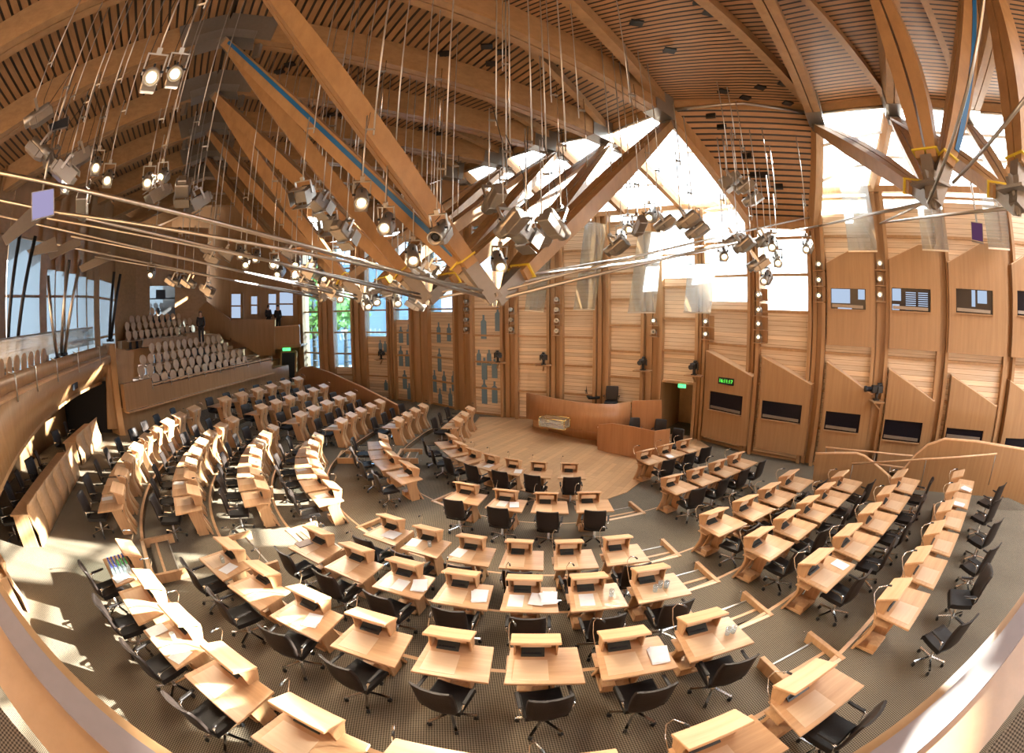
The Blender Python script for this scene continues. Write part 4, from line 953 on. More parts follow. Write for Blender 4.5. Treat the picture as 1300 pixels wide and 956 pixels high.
def leftrod(k, px, dz=0.0, lab='', ext=1.35, r=0.035):
    B = Bn[k]; d = ray(*px); tn = d.x/d.y
    t = (B.x - tn*B.y)/(V.x - tn*V.y)
    p = B.xy - V*t; r_ = p.length; z = H + d.z*r_/math.hypot(d.x, d.y)
    a = Vector((B.x, B.y, B.z+dz)); e = Vector((p.x, p.y, z)); rod(a, a + (e-a)*ext, lab, r)
leftrod(1, (0, 219), 0.0, 'topmost tie rod running left from the nearest hanging node')
leftrod(1, (75, 270), 0.12, 'second tie rod running left from the nearest hanging node, slightly lower', 1.0, .025)
leftrod(2, (0, 254), 0.0, 'upper tie rod running left from the second hanging node')
leftrod(2, (60, 277), 0.1, 'lower tie rod running left from the second hanging node', 1.0, .025)
leftrod(3, (40, 283), 0.0, 'upper tie rod running left from the third hanging node')
leftrod(3, (90, 300), 0.1, 'lower tie rod running left from the third hanging node', 1.0, .025)
leftrod(4, (80, 312), 0.0, 'upper tie rod running left from the farthest hanging node')
leftrod(4, (120, 326), 0.1, 'lower tie rod running left from the farthest hanging node', 1.0, .025)
cA, cB = fplan(1036), fplan(1042)
rod(Bn[1], onplane(1038, 287, cA, cB, 0.4), 'long tie rod from the nearest hanging node to the right facade')
rod(Bn[1]+UPZ*.12, onplane(1028, 276, cA, cB, 0.4), 'parallel upper tie rod from the nearest hanging node to the facade', .025)
rod(Bn[2], onplane(902, 318, fplan(896), fplan(904), 0.4), 'tie rod from the second hanging node to the facade above the doorway')
rod(Bn[2]+UPZ*.12, onplane(893, 312, fplan(890), fplan(900), 0.4), 'parallel upper tie rod from the second hanging node to the facade', .025)
rod(Bn[3], onplane(832, 330, fplan(826), fplan(838), 0.4), 'tie rod from the third hanging node to the facade')
rod(Bn[-2], onplane(1040, 287, cA, cB, 0.4), 'tie rod from the right hanging node to the first upper booth column')
rod(Bn[-2]+UPZ*.05, onplane(1117, 284, fplan(1112), fplan(1122), 0.4), 'tie rod from the right hanging node to the second upper booth column', .028)
rod(Bn[-3], onplane(1120, 283, fplan(1112), fplan(1122), 0.4), 'tie rod from the rightmost hanging node to the second upper booth column')
for (a, b, lab) in (((1178,258), (1250,-20), 'steel rod rising from the right hanging node to the top edge'), ((1210,232), (1330,85), 'steel rod slanting up right from the right hanging node')):
    rod(atd(*a, 7.6), atd(*b, 7.6*.7), lab, .03)
# ------------------------------------------------------------------ ceiling fixing plates for the lamp rods
FX = [(355,90),(368,81),(395,83),(410,83),(420,145),(434,145),(537,162),(557,169),(574,177),(565,67),(618,58),(624,80),(638,65),(808,28),(850,63),(918,115),(946,123),(965,110),(889,2),(901,15),(902,146),(916,160),(994,105),(1000,130),(948,197),(958,221),(970,221),(988,236)]
fm = None
for x, y in FX:
    for z_ in [12.9]:
        d = ray(x, y); zz = z_
        for _ in range(6):
            p = at(x, y, zz); zz = roofz(p.x, p.y)+0.34
        p = at(x, y, zz)
    if x > 880 and y > 60:
        nrm = (E_[2]-E_[1]).cross(W1-E_[1]).normalized(); t = (E_[1]-Vector((0, 0, H))).dot(nrm)/d.dot(nrm); q = Vector((0, 0, H))+d*t
        if q.z < 11.9: p = q
    if fm is None:
        g = MB(); g.box((0, 0, -.03), (.34, .26, .06)); fm = g.build('fixing_plate', 'blackp'); o = fm
    else: o = fm.copy(); COL.objects.link(o)
    o.location = p + (Vector((0, 0, H))-p).normalized()*0.08
    if p.z < 11.9: o.rotation_euler = (R(55), 0, R(-35))
    tag(o, 'small black ceiling plate set in the roof slats', 'ceiling plate', 'black rod plates on the slatted ceiling')
# ------------------------------------------------------------------ galleries on the left
# overhanging press gallery: bottom edge and top edge unprojected from the picture, at constant heights
def azr(L_, z):
    P = [at(x, y, z) for x, y in L_]; A_ = [math.degrees(math.atan2(p.x, p.y)) for p in P]; return A_, [p.xy.length for p in P]
ab, rb2 = azr([(5,620),(21,566),(46,538),(90,510),(113,497),(136,483),(158,472)], 3.0)
at_, rt2 = azr([(0,486),(30,474),(60,462),(110,449),(156,434)], 4.45)
AZ = np.linspace(-92, -52.5, 26)
def rfit(A_, R2):
    c = np.polyfit(np.array(A_)+60, 1/np.array(R2), 2); r = 1/np.clip(np.polyval(c, AZ+60), .04, 1); return np.maximum(r, 4.8)
rB, rT = rfit(ab, rb2), rfit(at_, rt2)
PL = [Vector((r*math.sin(R(a)), r*math.cos(R(a)))) for a, r in zip(AZ, (rB+rT)/2)]
PB = [Vector((r*math.sin(R(a)), r*math.cos(R(a)))) for a, r in zip(AZ, rB)]
PT = [Vector((r*math.sin(R(a)), r*math.cos(R(a)))) for a, r in zip(AZ, rT)]
def outw(i): t = (PL[min(i+1, len(PL)-1)]-PL[max(i-1, 0)]).normalized(); n = Vector((-t.y, t.x)); return n if n.dot(Vector(PL[i])) > 0 else -n
gal = empty('gallery_parapet'); 
m = MB(); m.sheet([[vec(p, 3.0) for p in PB], [vec(p, 4.05) for p in PT]], lambda i, j: vec(outw(j)*.08, 0)); m.build('curved_panel', 'booth', gal)
m = MB(); m.sheet([[vec(PT[j]+outw(j)*.02, 4.05) for j in range(26)], [vec(PT[j]+outw(j)*.5, 4.12) for j in range(26)]], (0, 0, .05)); m.build('writing_ledge', 'oakh', gal)
m = MB(); m.sheet([[vec(PT[j]+outw(j)*.15, 4.16) for j in range(26)], [vec(PT[j]+outw(j)*.18, 4.5) for j in range(26)]], lambda i, j: vec(outw(j)*.05, 0)); m.build('upper_board', 'panelwall', gal)
for j in range(2, 26, 2):
    m = MB(); p = PT[j]-outw(j)*.03; m.tube([vec(p, 3.95), vec(p, 4.5), vec(p+outw(j)*.2, 4.55)], 0.02, 5); m.build('rail_bracket', 'steel', gal)
m = MB(); m.sheet([[vec(PB[j]+outw(j)*.02, 2.9) for j in range(26)], [vec(PB[j]+outw(j)*3.6, 2.9) for j in range(26)]], (0, 0, .15)); m.build('underside', 'panelwall', gal)
for j in (10, 21):
    m = MB(); a, b = PL[j], PL[j+1]; n3 = vec(-outw(j), 0); a2, b2 = a.lerp(b, .25), a.lerp(b, .75); m.prism([vec(a2, 3.35)+n3*.01, vec(b2, 3.35)+n3*.01, vec(b2, 3.8)+n3*.01, vec(a2, 3.8)+n3*.01], n3*.02); m.build('speaker_grille', 'dark', gal)
tag(gal, 'curved oak front of the overhanging left gallery with streaks of sun', 'gallery front')
m = MB(); m.sheet([[vec(PL[j]+outw(j)*.5, 3.4) for j in range(26)], [vec(PL[j]+outw(j)*9, 3.4) for j in range(26)]], (0, 0, .1)); struct(m.build('floor_gallery', 'carpet'))
# glass screen above the far end of it
e_ = empty('glass_balustrade'); m = MB(); m.sheet([[vec(PL[j]+outw(j)*.9, 4.5) for j in range(16, 26)], [vec(PL[j]+outw(j)*.9, 5.15) for j in range(16, 26)]], (0.01, 0.01, 0)); m.build('glass_pane', 'sheet', e_)
m = MB(); m.tube([vec(PL[j]+outw(j)*.9, 5.17) for j in range(16, 26)], .025, 5); m.build('top_rail', 'steel', e_); tag(e_, 'glass balustrade behind the far end of the left gallery', 'balustrade')
# gallery seat
def gseat():
    e_ = empty('gallery_chair')
    m = MB(); G = []
    prof = [(-.09, .14), (-.12, .26), (-.19, .34), (-.215, .47), (-.19, .6), (-.11, .69), (-.04, .715)]
    pts = [(x, z) for x, z in prof] + [(-x, z) for x, z in prof[::-1]]
    m.prism([(x, -.2-.12*(z-.1), .3+z) for x, z in pts], (0, -.045, 0)); m.build('backrest', 'seatw', e_, bevel=.012)
    m = MB(); m.box((0, 0, .43), (.44, .42, .05)); m.build('seat', 'seatw', e_, bevel=.015)
    m = MB(); m.box((0, -.1, .2), (.08, .2, .42)); m.build('leg', 'dark', e_); return e_
gs0 = gseat()
nseat = 0
acc, lastp = 0.0, None
for q in range(1200):
    f = 9 + q*.01; i = min(24, int(f)); p = PT[i].lerp(PT[i+1], f-i) + outw(i)*.95
    if lastp is not None and (p-lastp).length < .5: continue
    lastp = p; o_ = outw(i)
    if nseat >= 18: break
    o = place(gs0, vec(p, 3.78), math.atan2(o_.x, -o_.y)+PI); nseat += 1
    tag(o, 'round-backed seat peeking over left gallery parapet, %s from near end' % ORD[nseat-1], 'seat', 'seats behind the left gallery front')
# wall below the gallery: recessed, with windows
wl = [PL[j]+outw(j)*3.0 for j in range(26)]
m = MB(); m.sheet([[vec(p, 0.8) for p in wl], [vec(p, 3.0) for p in wl]], lambda i, j: vec(outw(j)*.1, 0)); struct(m.build('wall_under_gallery', 'panelwall'))
for k, (j, f0, f1, z0, z1) in enumerate(((9, .2, .9, 1.6, 2.5), (12, 0, .9, 1.3, 2.6), (14, .1, .55, 2.0, 2.7), (14, .3, .7, 1.3, 1.9), (6, 0, .9, 1.3, 2.6))):
    a, b = wl[j].lerp(wl[j+1], f0), wl[j].lerp(wl[j+1], f1); n3 = vec(-outw(j), 0)
    e_ = empty('window_%d' % (19+k)); struct(e_)
    m = MB(); m.prism([vec(a, z0)+n3*.02, vec(b, z0)+n3*.02, vec(b, z1)+n3*.02, vec(a, z1)+n3*.02], n3*.02); m.build('pane', M['skywin'], e_)
    m = MB(); q = [vec(a, z0), vec(b, z0), vec(b, z1), vec(a, z1), vec(a, z0)]
    for s, t in zip(q, q[1:]): m.bar(s+n3*.04, t+n3*.04, .08, .08)
    m.build('frame', 'column', e_)
m = MB(); q0, q1 = PL[25]+outw(25)*5.5, PL[20]+outw(20)*5.5; m.prism([vec(q0, .7), vec(q1, .7), vec(q1, 3.0), vec(q0, 3.0)], vec(outw(22)*.1, 0)); m.prism([vec(q0, .7), vec(PL[25]+outw(25)*.3, .7), vec(PL[25]+outw(25)*.3, 3.0), vec(q0, 3.0)], vec((PL[25]-PL[24]).normalized()*.1, 0)); struct(m.build('wall_dark_opening', 'suit'))  # near-black walls: the shade inside the opening is put into their colour
# end wall at the corner and public seating to its right
G0, G1 = Vector((-15.1, 11.9)), Vector((-14.0, 25.6))
def gp(px, off): return onplane(px[0], px[1], G0, G1, off)
gn = Vector((-(G1-G0).y, (G1-G0).x)).normalized(); gn = gn if gn.dot(-G0) > 0 else -gn; GN = vec(gn, 0); gd = (G1-G0).normalized()
m = MB(); m.prism([vec(G0, .7), vec(G1, .7), vec(G1, 2.0), vec(G0, 2.0)], -GN*.15); struct(m.build('wall_left', 'panelwall'))
m = MB(); cz = PL[-1]; m.prism([vec(G0, .7), vec(G0, 4.5), vec(PL[-1]+outw(25)*.1, 4.5), vec(PL[-1]+outw(25)*.1, .7)], vec(outw(25)*.3, 0)); struct(m.build('wall_corner', 'panelwall'))
wq = [gp(q, -.35) for q in ((138,440),(170,446),(170,545),(138,545))]
m = MB(); m.prism(wq, -GN*.1); struct(m.build('wall_gallery_end', 'panelwall'))
e_ = empty('public_gallery_parapet')
fp = [gp(q, .22) for q in ((160,518),(346,477),(340,458),(193,487),(156,478))]
zb = (fp[0].z+fp[1].z)/2
m = MB(); a, b = fp[0], fp[1]; ztop = fp[2].z
m.prism([Vector((a.x, a.y, zb)), Vector((b.x, b.y, zb)), Vector((b.x, b.y, ztop)), Vector((fp[3].x, fp[3].y, ztop)), Vector((fp[3].x, fp[3].y, ztop+.35)), Vector((a.x, a.y, ztop+.35))], -GN*.25); m.build('board_front', 'booth', e_)
m = MB(); c0, c1 = Vector((fp[3].x, fp[3].y, ztop+.1)), Vector((b.x, b.y, ztop+.1)); m.bar(c0+GN*-.1, c1+GN*-.1, .3, .05); m.build('writing_ledge', 'oakh', e_)
for k in range(9):
    p = c0.lerp(c1, k/8); m = MB(); m.tube([p-UPZ*.2+GN*.03, p+UPZ*.1+GN*.03, p+UPZ*.12-GN*.2], .02, 5); m.build('bracket', 'steel', e_)
m = MB(); m.bar(Vector((a.x, a.y, zb))+GN*.05, Vector((b.x, b.y, zb))+GN*.05, .35, .06); m.build('skirting_ledge', 'oakh', e_)
tag(e_, 'oak front of the stepped public gallery with a writing ledge', 'gallery front')
ROWG = [((190,481),(315,458.5),14,-.95,'front row'), ((183,468.5),(308,449.5),14,-1.85,'second row'), ((185,454.5),(290,442),13,-2.75,'third row'), ((196,440),(281,431),12,-3.65,'fourth row'),
        ((166,423),(248,419),12,-6.3,'fifth row beyond cross aisle'), ((164,413),(244,408.5),12,-7.2,'sixth row'), ((170,404.5),(243,401.5),11,-8.1,'seventh row'), ((196,395),(236,393),7,-9.0,'eighth row before the bright window'), ((193,389),(222,387.5),5,-9.9,'ninth row before the bright window')]
base = empty('public_gallery'); struct(base)
for a, b, n, off, words in ROWG:
    P0, P1 = gp(a, off), gp(b, off); zc = (P0.z+P1.z)/2; zf = zc - 0.78
    for k in range(n):
        p = P0.lerp(P1, k/(n-1))
        sc = (P1-P0).length/(n-1)/.55
        o = place(gs0, (p.x, p.y, zf), math.atan2(-gn.x, gn.y)); o.scale = (min(1.25, sc), 1, 1)
        tag(o, 'round-backed plywood seat, %s from left in %s of public gallery' % (ORD[k], words), 'seat', 'seats of the public gallery')
    m = MB(); q0, q1 = P0+vec(gd, 0)*-1.0-GN*.45, P1+vec(gd, 0)*4.0-GN*.45
    m.prism([Vector((q0.x, q0.y, .7)), Vector((q1.x, q1.y, .7)), Vector((q1.x, q1.y, zf-.01)), Vector((q0.x, q0.y, zf-.01))], GN*.9); m.build('floor_step', 'panelwall', base)
xb = [gp(q, -4.55) for q in ((181,441),(283,431),(279,423.5),(183,430.5))]
m = MB(); m.prism(xb, -GN*.1); m.build('cross_aisle_board', 'booth', base)
# stairs at the right of the seats
P_ = gp((318,452), -1.0); 
for k in range(12):
    m = MB(); q = gp((300,447), -1.2)+vec(gd, 0)*1.4-GN*(.45*k); m.box((q.x, q.y, 2.0+.2*k), (.5, 2.6, .22)); m.build('stair_tread', 'panelwall', base)
# oak walls, balcony and door at the end of the room
EA, EB = (-17.5, 26.2), (-10.6, 27.2)
def slabw(name, mat, px, off, th=.15, kind=True):
    P = [onplane(x, y, EA, EB, off) for x, y in px]; m = MB(); m.prism(P, Vector((.1, -1, 0)).normalized()*-th); o = m.build(name, mat); struct(o); return o
slabw('wall_stair', 'panelwall', [(291,407),(310,405),(349,406),(349,450),(330,452),(291,428)], .5)
slabw('wall_end', 'panelwall', [(215,235),(392,235),(392,505),(215,505)], -1.2)
slabw('wall_stair_diagonal', 'panelwall', [(240,405),(262,383),(292,405),(292,432),(262,425)], .0)
e_ = empty('balcony'); P = [onplane(x, y, EA, EB, .9) for x, y in ((349,415),(380,413),(381,441),(349,444))]
m = MB(); m.prism(P, Vector((-.1, 1, 0))*.12); m.build('balcony_front', 'booth', e_); m = MB(); m.bar(P[0], P[1], .2, .06); m.build('capping', 'oakh', e_)
m = MB(); m.bar((P[0]+P[3])/2-UPZ*.55+Vector((0, .7, 0)), (P[1]+P[2])/2-UPZ*.55+Vector((0, .7, 0)), 1.6, .12); m.build('balcony_floor', 'panelwall', e_)
tag(e_, 'small oak balcony with two standing people above the green exit sign', 'balcony')
e_ = empty('door_2'); struct(e_); P = [onplane(x, y, EA, EB, .2) for x, y in ((357,447),(376,446),(376,502),(357,504))]
m = MB(); m.prism(P, Vector((-.1, 1, 0))*.05); m.build('door_leaf', 'dark', e_); m = MB(); m.bar(P[0], P[3], .12, .12); m.bar(P[1], P[2], .12, .12); m.bar(P[0], P[1], .12, .12); m.build('frame', 'strut', e_)
er = Vector((EB[0]-EA[0], EB[1]-EA[1], 0)).normalized()
s = exit_sign(onplane(364, 443.5, EA, EB, 1.0), er, 'small green exit sign under the balcony at the far left'); s.scale = (1.6, 1.6, 1.2)
for k, (x0, x1, y0, y1, mt) in enumerate(((293,307,372,405,'winblue'), (318,328,375,400,'winblue'), (340,352,372,400,'winblue'), (354,378,370,402,'winblue'))):
    e_ = empty('window_%d' % (30+k)); struct(e_); P = [onplane(x, y, EA, EB, -.9) for x, y in ((x0,y0),(x1,y0),(x1,y1),(x0,y1))]
    m = MB(); m.prism(P, Vector((-.1, 1, 0))*.03); m.build('pane', M['skywin'], e_)
    m = MB()
    for s, t in zip(P, P[1:]+P[:1]): m.bar(s, t, .14, .14)
    m.bar((P[0]+P[3])/2, (P[1]+P[2])/2, .1, .1); m.build('frame', 'strut', e_)
# left wall with tall windows
LA, LR = [-80, -72, -67, -62, -56, -53, -51, -46, -40, -30], [15, 16.5, 18.5, 20, 22, 25, 30, 33, 34, 34]
def lplan(px, y=380, k=0): d = ray(px, y); a = math.degrees(math.atan2(d.x, d.y)); r = float(np.interp(a, LA, LR))+k; return Vector((r*math.sin(R(a)), r*math.cos(R(a))))
LW = [(8,50), (59,69), (70,81), (83,97), (98,109), (110,119), (126,145)]
tops = [302, 341, 343, 346, 350, 354, 357]
for k, ((x0, x1), yt) in enumerate(zip(LW, tops)):
    A, B = lplan(x0), lplan(x1); e_ = empty('window_%d' % (40+k)); struct(e_); zt = onplane((x0+x1)/2, yt, A, B).z
    m = MB(); m.prism([vec(A, 3.4), vec(B, 3.4), vec(B, zt), vec(A, zt)], (0.02, 0.02, 0)); m.build('pane', 'blind', e_)
    for z in list(np.arange(4.6, zt-.5, 1.9))+[zt]:
        m = MB(); m.bar(vec(A, z), vec(B, z), .14, .09); m.build('mullion', 'column', e_)
ce = [(-12, 7, 1.0), (50, 59, 1.2), (69, 70.5, .5), (81, 83, .5), (97, 98.5, .5), (109, 110.5, .5), (119, 126, 1.0), (145, 172, 1), (172, 190, 1.0), (222, 262, 1)]
for x0, x1, th in ce:
    A, B = lplan(x0), lplan(x1); m = MB(); m.prism([vec(A, 3.0), vec(B, 3.0), vec(B, 11.5), vec(A, 11.5)], vec(-A.normalized()*.3, 0)); struct(m.build('trim_window_column', 'beam'))
for (x0, x1), yt in zip(LW+[(190,222)], tops+[363]):
    A, B = lplan(x0), lplan(x1); zt = onplane((x0+x1)/2, yt, A, B).z
    m = MB(); m.prism([vec(A, zt), vec(B, zt), vec(B, 11.5), vec(A, 11.5)], vec(-A.normalized()*.1, 0)); struct(m.build('wall_left_head', 'panelwall'))
A, B = lplan(190), lplan(222); e_ = empty('window_50'); struct(e_)
m = MB(); m.prism([vec(A, 3.4), vec(B, 3.4), vec(B, onplane(205, 363, A, B).z), vec(A, onplane(205, 363, A, B).z)], (0.02, 0.02, 0)); m.build('pane', 'blind', e_)
m = MB(); zz_ = onplane(205, 379, A, B).z; m.bar(vec(A, zz_), vec(B, zz_), .1, .08); m.prism([onplane(x, y, A, B, .05) for x, y in ((198,368),(210,368),(210,380),(198,380))], (.05, -.05, 0)); m.build('blind_box', 'dark', e_)
# raking steel poles in front of the left windows
for k, (a, b, d) in enumerate([((27,290),(10,475),14), ((45,300),(20,468),14), ((61,350),(73,455),16), ((88,330),(78,450),16.5), ((103,330),(82,450),16.5), ((145,345),(139,432),20), ((153,348),(141,432),20)]):
    p, q = atd(*b, d), atd(*a, d); m = MB(); m.tube([p, q], .07, 8); e_ = empty('raking_pole'); m.build('pole', 'dark' if k in (0, 1, 5, 6) else 'steel', e_)
    m = MB(); m.box((p.x, p.y, p.z), (.2, .2, .1)); m.build('foot_plate', 'dark', e_)
    tag(e_, '%s raking steel pole by the left windows, %s from the left' % ('dark' if k in (0, 1, 5, 6) else 'grey', ORD[k]), 'pole', 'raking poles by the left windows')
# steel plates of the truss feet high on the left
for k, q in enumerate([[(2,300),(40,262),(52,280),(8,312)], [(34,318),(70,300),(74,318),(40,325)], [(60,320),(100,300),(103,312),(64,330)], [(100,338),(140,318),(142,330),(104,346)]]):
    P = [atd(x, y, 13+k) for x, y in q]; n = (P[1]-P[0]).cross(P[3]-P[0]).normalized(); m = MB(); m.prism(P, n*.08); o = m.build('truss_foot_plate', 'cast'); tag(o, 'grey steel truss plate above the left windows, %s going right' % ORD[k], 'steel plate')
# ------------------------------------------------------------------ press benches with boarded screens along the left wall
def bench(p0, p1, n, lab, z=0.9, ht=0.98):
    e_ = empty('press_bench'); a, b = Vector(p0), Vector(p1); d = (b-a)/n; dn = d.normalized(); nn = Vector((dn.y, -dn.x)); nn = nn if nn.dot(Vector((0, 12))-a) > 0 else -nn
    prof = [(0.0, ht), (-.06, ht*.85), (-.02, ht*.55), (.06, ht*.3), (.03, 0)]
    for k in range(n):
        m = MB(); s0, s1 = a+d*(k+.02), a+d*(k+.98)
        m.sheet([[vec(s+nn*o, z+h) for s in (s0, s1)] for o, h in prof], vec(nn*-.05, 0)); m.build('screen_board', 'lid', e_)
    m = MB(); m.prism([vec(a-nn*.1, z+.72), vec(b-nn*.1, z+.72), vec(b-nn*.7, z+.72), vec(a-nn*.7, z+.72)], (0, 0, .04)); m.build('bench_top', 'oakh', e_)
    for s in (a, (a+b)/2, b):
        m = MB(); m.prism([vec(s-nn*.12, z), vec(s-nn*.62, z), vec(s-nn*.62, z+.72), vec(s-nn*.12, z+.72)], vec(dn*.04, 0)); m.build('end_panel', 'oak', e_)
    tag(e_, lab, 'bench'); return a, b, dn, nn
bz = .9
def bx(px): return at(px[0], px[1], bz).xy
bs = [bench(bx((105,590)), bx((129,562)), 3, 'short press bench of three curved boards by the dark opening'),
      bench(bx((54,695)), bx((101,604)), 6, 'long press bench of six curved pale boards along the left wall'),
      bench(bx((37,778)), bx((2,660)) if False else bx((37,778))+(bx((54,695))-bx((37,778))).normalized()*.1+Vector((-1.6, .2)), 2, 'press bench of curved boards cut by the left edge')]
a, b, dn, nn = bs[1]
for k in range(5):
    p = a.lerp(b, (k+.5)/5) - nn*1.05; o = place(chair0, vec(p, .901), math.atan2(-nn.x, nn.y)+random.uniform(-.4, .4)); tag(o, 'black leather chair behind the long press bench, %s from the near end' % ORD[k], 'chair', 'chairs behind the press benches')
a, b, dn, nn = bs[0]
for k in range(2):
    p = a.lerp(b, (k+.5)/2) - nn*1.05; o = place(chair0, vec(p, .901), math.atan2(-nn.x, nn.y)+random.uniform(-.3, .3)); tag(o, 'black leather chair behind the short press bench, %s' % ('nearer one' if k == 0 else 'farther one'), 'chair', 'chairs behind the press benches')
# ------------------------------------------------------------------ viewer's own gallery rail
e_ = empty('near_parapet')
xs = np.linspace(-5, 5, 41); cy = lambda x: .25 + (.02 if x > 0 else .03)*x*x
def strip(y0, z0, y1, z1, t, nm, mt):
    m = MB(); m.sheet([[(x, cy(x)+y0, z0) for x in xs], [(x, cy(x)+y1, z1) for x in xs]], t, False); m.build(nm, mt, e_)
strip(.10, 4.30, .055, 4.30, (0, 0, -.05), 'outer_lip', 'panelwall'); strip(.055, 4.33, -.06, 4.33, (0, 0, -.06), 'coping', 'coping'); strip(-.06, 4.30, -.26, 4.26, (0, 0, -.05), 'inner_ledge', 'panelwall'); strip(.08, 4.24, .02, 3.2, (0, -.05, 0), 'front_panel', 'booth')
tag(e_, 'oak gallery parapet with grey coping curving along the bottom corners', 'parapet')
m = MB(); m.box((0, -2.2, 3.3), (14, 4.4, .1)); struct(m.build('floor_near_gallery', 'carpet'))
# ------------------------------------------------------------------ hanging screens
def screen(px, d, lab, mat, depth=.08):
    P = [atd(x, y, d) for x, y in px]; n = (P[1]-P[0]).cross(P[3]-P[0]).normalized(); n = n if n.dot(-P[0]) > 0 else -n
    c = sum(P, Vector())/4; e_ = empty('hanging_screen')
    m = MB(); m.prism([c+(p-c)*1.08-n*.01 for p in P], -n*depth); m.build('casing', 'lampg', e_)
    m = MB(); m.prism(P, n*.005); m.build('screen_face', mat, e_)
    m = MB(); t = (P[0]+P[1])/2-n*.05; m.tube([t, t+UPZ*1.2], .03, 6); m.build('hanger', 'steel', e_); tag(e_, lab, 'screen')
screen([(41,245),(68,240),(68,272),(41,279)], 9, 'pale lilac hanging screen at the upper left', 'screen')
screen([(1233,282),(1247,284),(1248,307),(1234,304)], 11, 'small dark purple monitor hanging near the right upper booths', M.setdefault('screen2', emit('dim_screen', (.12, .05, .12), .6)), .25)
screen([(62,158),(87,148),(86,160),(64,166)], 9, 'dark tilted screen back among the upper left lamps', 'dark')
# ------------------------------------------------------------------ people
def person(loc, rz, h, lab, hairlong):
    e_ = empty('person', loc, rz)
    def skin(name, V_, E2, rad, mat, par, sub=2):
        me = bpy.data.meshes.new(name); me.from_pydata(V_, E2, []); o = bpy.data.objects.new(name, me); COL.objects.link(o); o.parent = par
        md = o.modifiers.new('skin', 'SKIN'); 
        for i, r_ in enumerate(rad): me.skin_vertices[0].data[i].radius = (r_, r_) if not isinstance(r_, tuple) else r_
        me.skin_vertices[0].data[0].use_root = True
        o.modifiers.new('sub', 'SUBSURF').levels = sub; o.modifiers['sub'].render_levels = sub; me.materials.append(M[mat]); return o
    k = h/1.75
    S2 = lambda L_: [tuple(c*k for c in p) for p in L_]
    Vb = S2([(0, 0, .95), (0, 0, 1.1), (0, .01, 1.3), (0, .0, 1.45), (0, .01, 1.53), (0, .03, 1.62), (0, .03, 1.73), (.17, 0, 1.42), (.23, -.02, 1.16), (.2, .1, .95), (.19, .13, .86), (-.17, 0, 1.42), (-.23, -.02, 1.16), (-.2, .1, .95), (-.19, .13, .86), (.09, 0, .9), (.1, .02, .5), (.1, -.02, .08), (.1, .12, .04), (-.09, 0, .9), (-.1, .02, .5), (-.1, -.02, .08), (-.1, .12, .04)])
    Eb = [(0, 1), (1, 2), (2, 3), (3, 4), (4, 5), (5, 6), (3, 7), (7, 8), (8, 9), (9, 10), (3, 11), (11, 12), (12, 13), (13, 14), (0, 15), (15, 16), (16, 17), (17, 18), (0, 19), (19, 20), (20, 21), (21, 22)]
    rb = [.12, .11, .13, .08, .05, .085, .075, .055, .042, .034, .028, .055, .042, .034, .028, .08, .055, .042, .03, .08, .055, .042, .03]
    skin('body', Vb, Eb, [r_*k for r_ in rb], 'skin', e_)
    idx = [0, 1, 2, 3, 7, 8, 9, 11, 12, 13]; mp = {v: i for i, v in enumerate(idx)}
    skin('jacket', [Vb[i] for i in idx], [(mp[a], mp[b]) for a, b in Eb if a in mp and b in mp], [rb[i]*k*1.3+.008 for i in idx], 'suit', e_)
    idx = [0, 15, 16, 17, 19, 20, 21]; mp = {v: i for i, v in enumerate(idx)}
    skin('trousers', [Vb[i] for i in idx], [(mp[a], mp[b]) for a, b in Eb if a in mp and b in mp], [rb[i]*k*1.28+.006 for i in idx], 'suit', e_)
    m = MB(); m.lathe([(.02, .12), (.07, .1), (.095, .04), (.09, -.01 if not hairlong else -.09), (.06, -.02 if not hairlong else -.1)], (0, -.0, 1.69*k), 12); m.build('hair', 'hair', e_)
    tag(e_, lab, 'person')
for (px, py, d, h, lab, lg) in (((352.5), 425, 30.9, 1.8, 'person in a dark suit standing right on the balcony, facing the chamber', False), (340.5, 426, 31.6, 1.65, 'person with dark top standing left on the balcony', True)):
    p = atd(px, 389, d); person((p.x, p.y, p.z-h*.97), math.atan2(p.x, -p.y)+.3, h, lab, lg)
p = atd(254.5, 397, 26.5); person((p.x, p.y, p.z-1.70), math.atan2(p.x, -p.y), 1.75, 'person in a dark suit standing by the upper public seats', False)
# ------------------------------------------------------------------ outside
m = MB(); m.box((0, 40, -1.2), (260, 260, .2)); struct(m.build('ground_outside', 'stone'))
def building(name, px0, px1, d, z1, mat, lab, nx, nz, wm='winblue'):
    a, b = (atd(px0, 350, d).xy, atd(px1, 350, d).xy) if d else (Vector(px0), Vector(px1)); e_ = empty(name); n = Vector((-(b-a).y, (b-a).x)).normalized(); n = n if n.dot(-a) > 0 else -n; N_ = vec(n, 0)
    m = MB(); m.prism([vec(a, -1.1), vec(b, -1.1), vec(b, z1), vec(a, z1)], -N_*8); m.build('wall', mat, e_)
    for i in range(nx):
        for j in range(nz):
            p, q = a.lerp(b, (i+.2)/nx), a.lerp(b, (i+.75)/nx); za, zb_ = -1+ (z1+1)*(j+.25)/nz, -1+(z1+1)*(j+.8)/nz
            m = MB(); m.prism([vec(p, za)+N_*.02, vec(q, za)+N_*.02, vec(q, zb_)+N_*.02, vec(p, zb_)+N_*.02], N_*.05); m.build('window', 'slate', e_)
    tag(e_, lab, 'building')
building('sunblock_building', (14, 36), (19.3, 23.3), 0, 26.0, 'white', 'white building with blue-grey windows, heightened to block sun, outside the middle facade windows', 7, 7)  # real building, its height raised to keep sun off the public seats
building('sunblock_building', (19.5, 22.8), (22.9, 13.5), 0, 12.5, 'white', 'added lower white sun-blocking building outside beyond the right dormer', 5, 6)  # building added to shade the facade windows from the sun
building('stone_building', 380, 560, 54, 10.5, 'slate', 'blue-grey building outside the left facade windows', 7, 4)
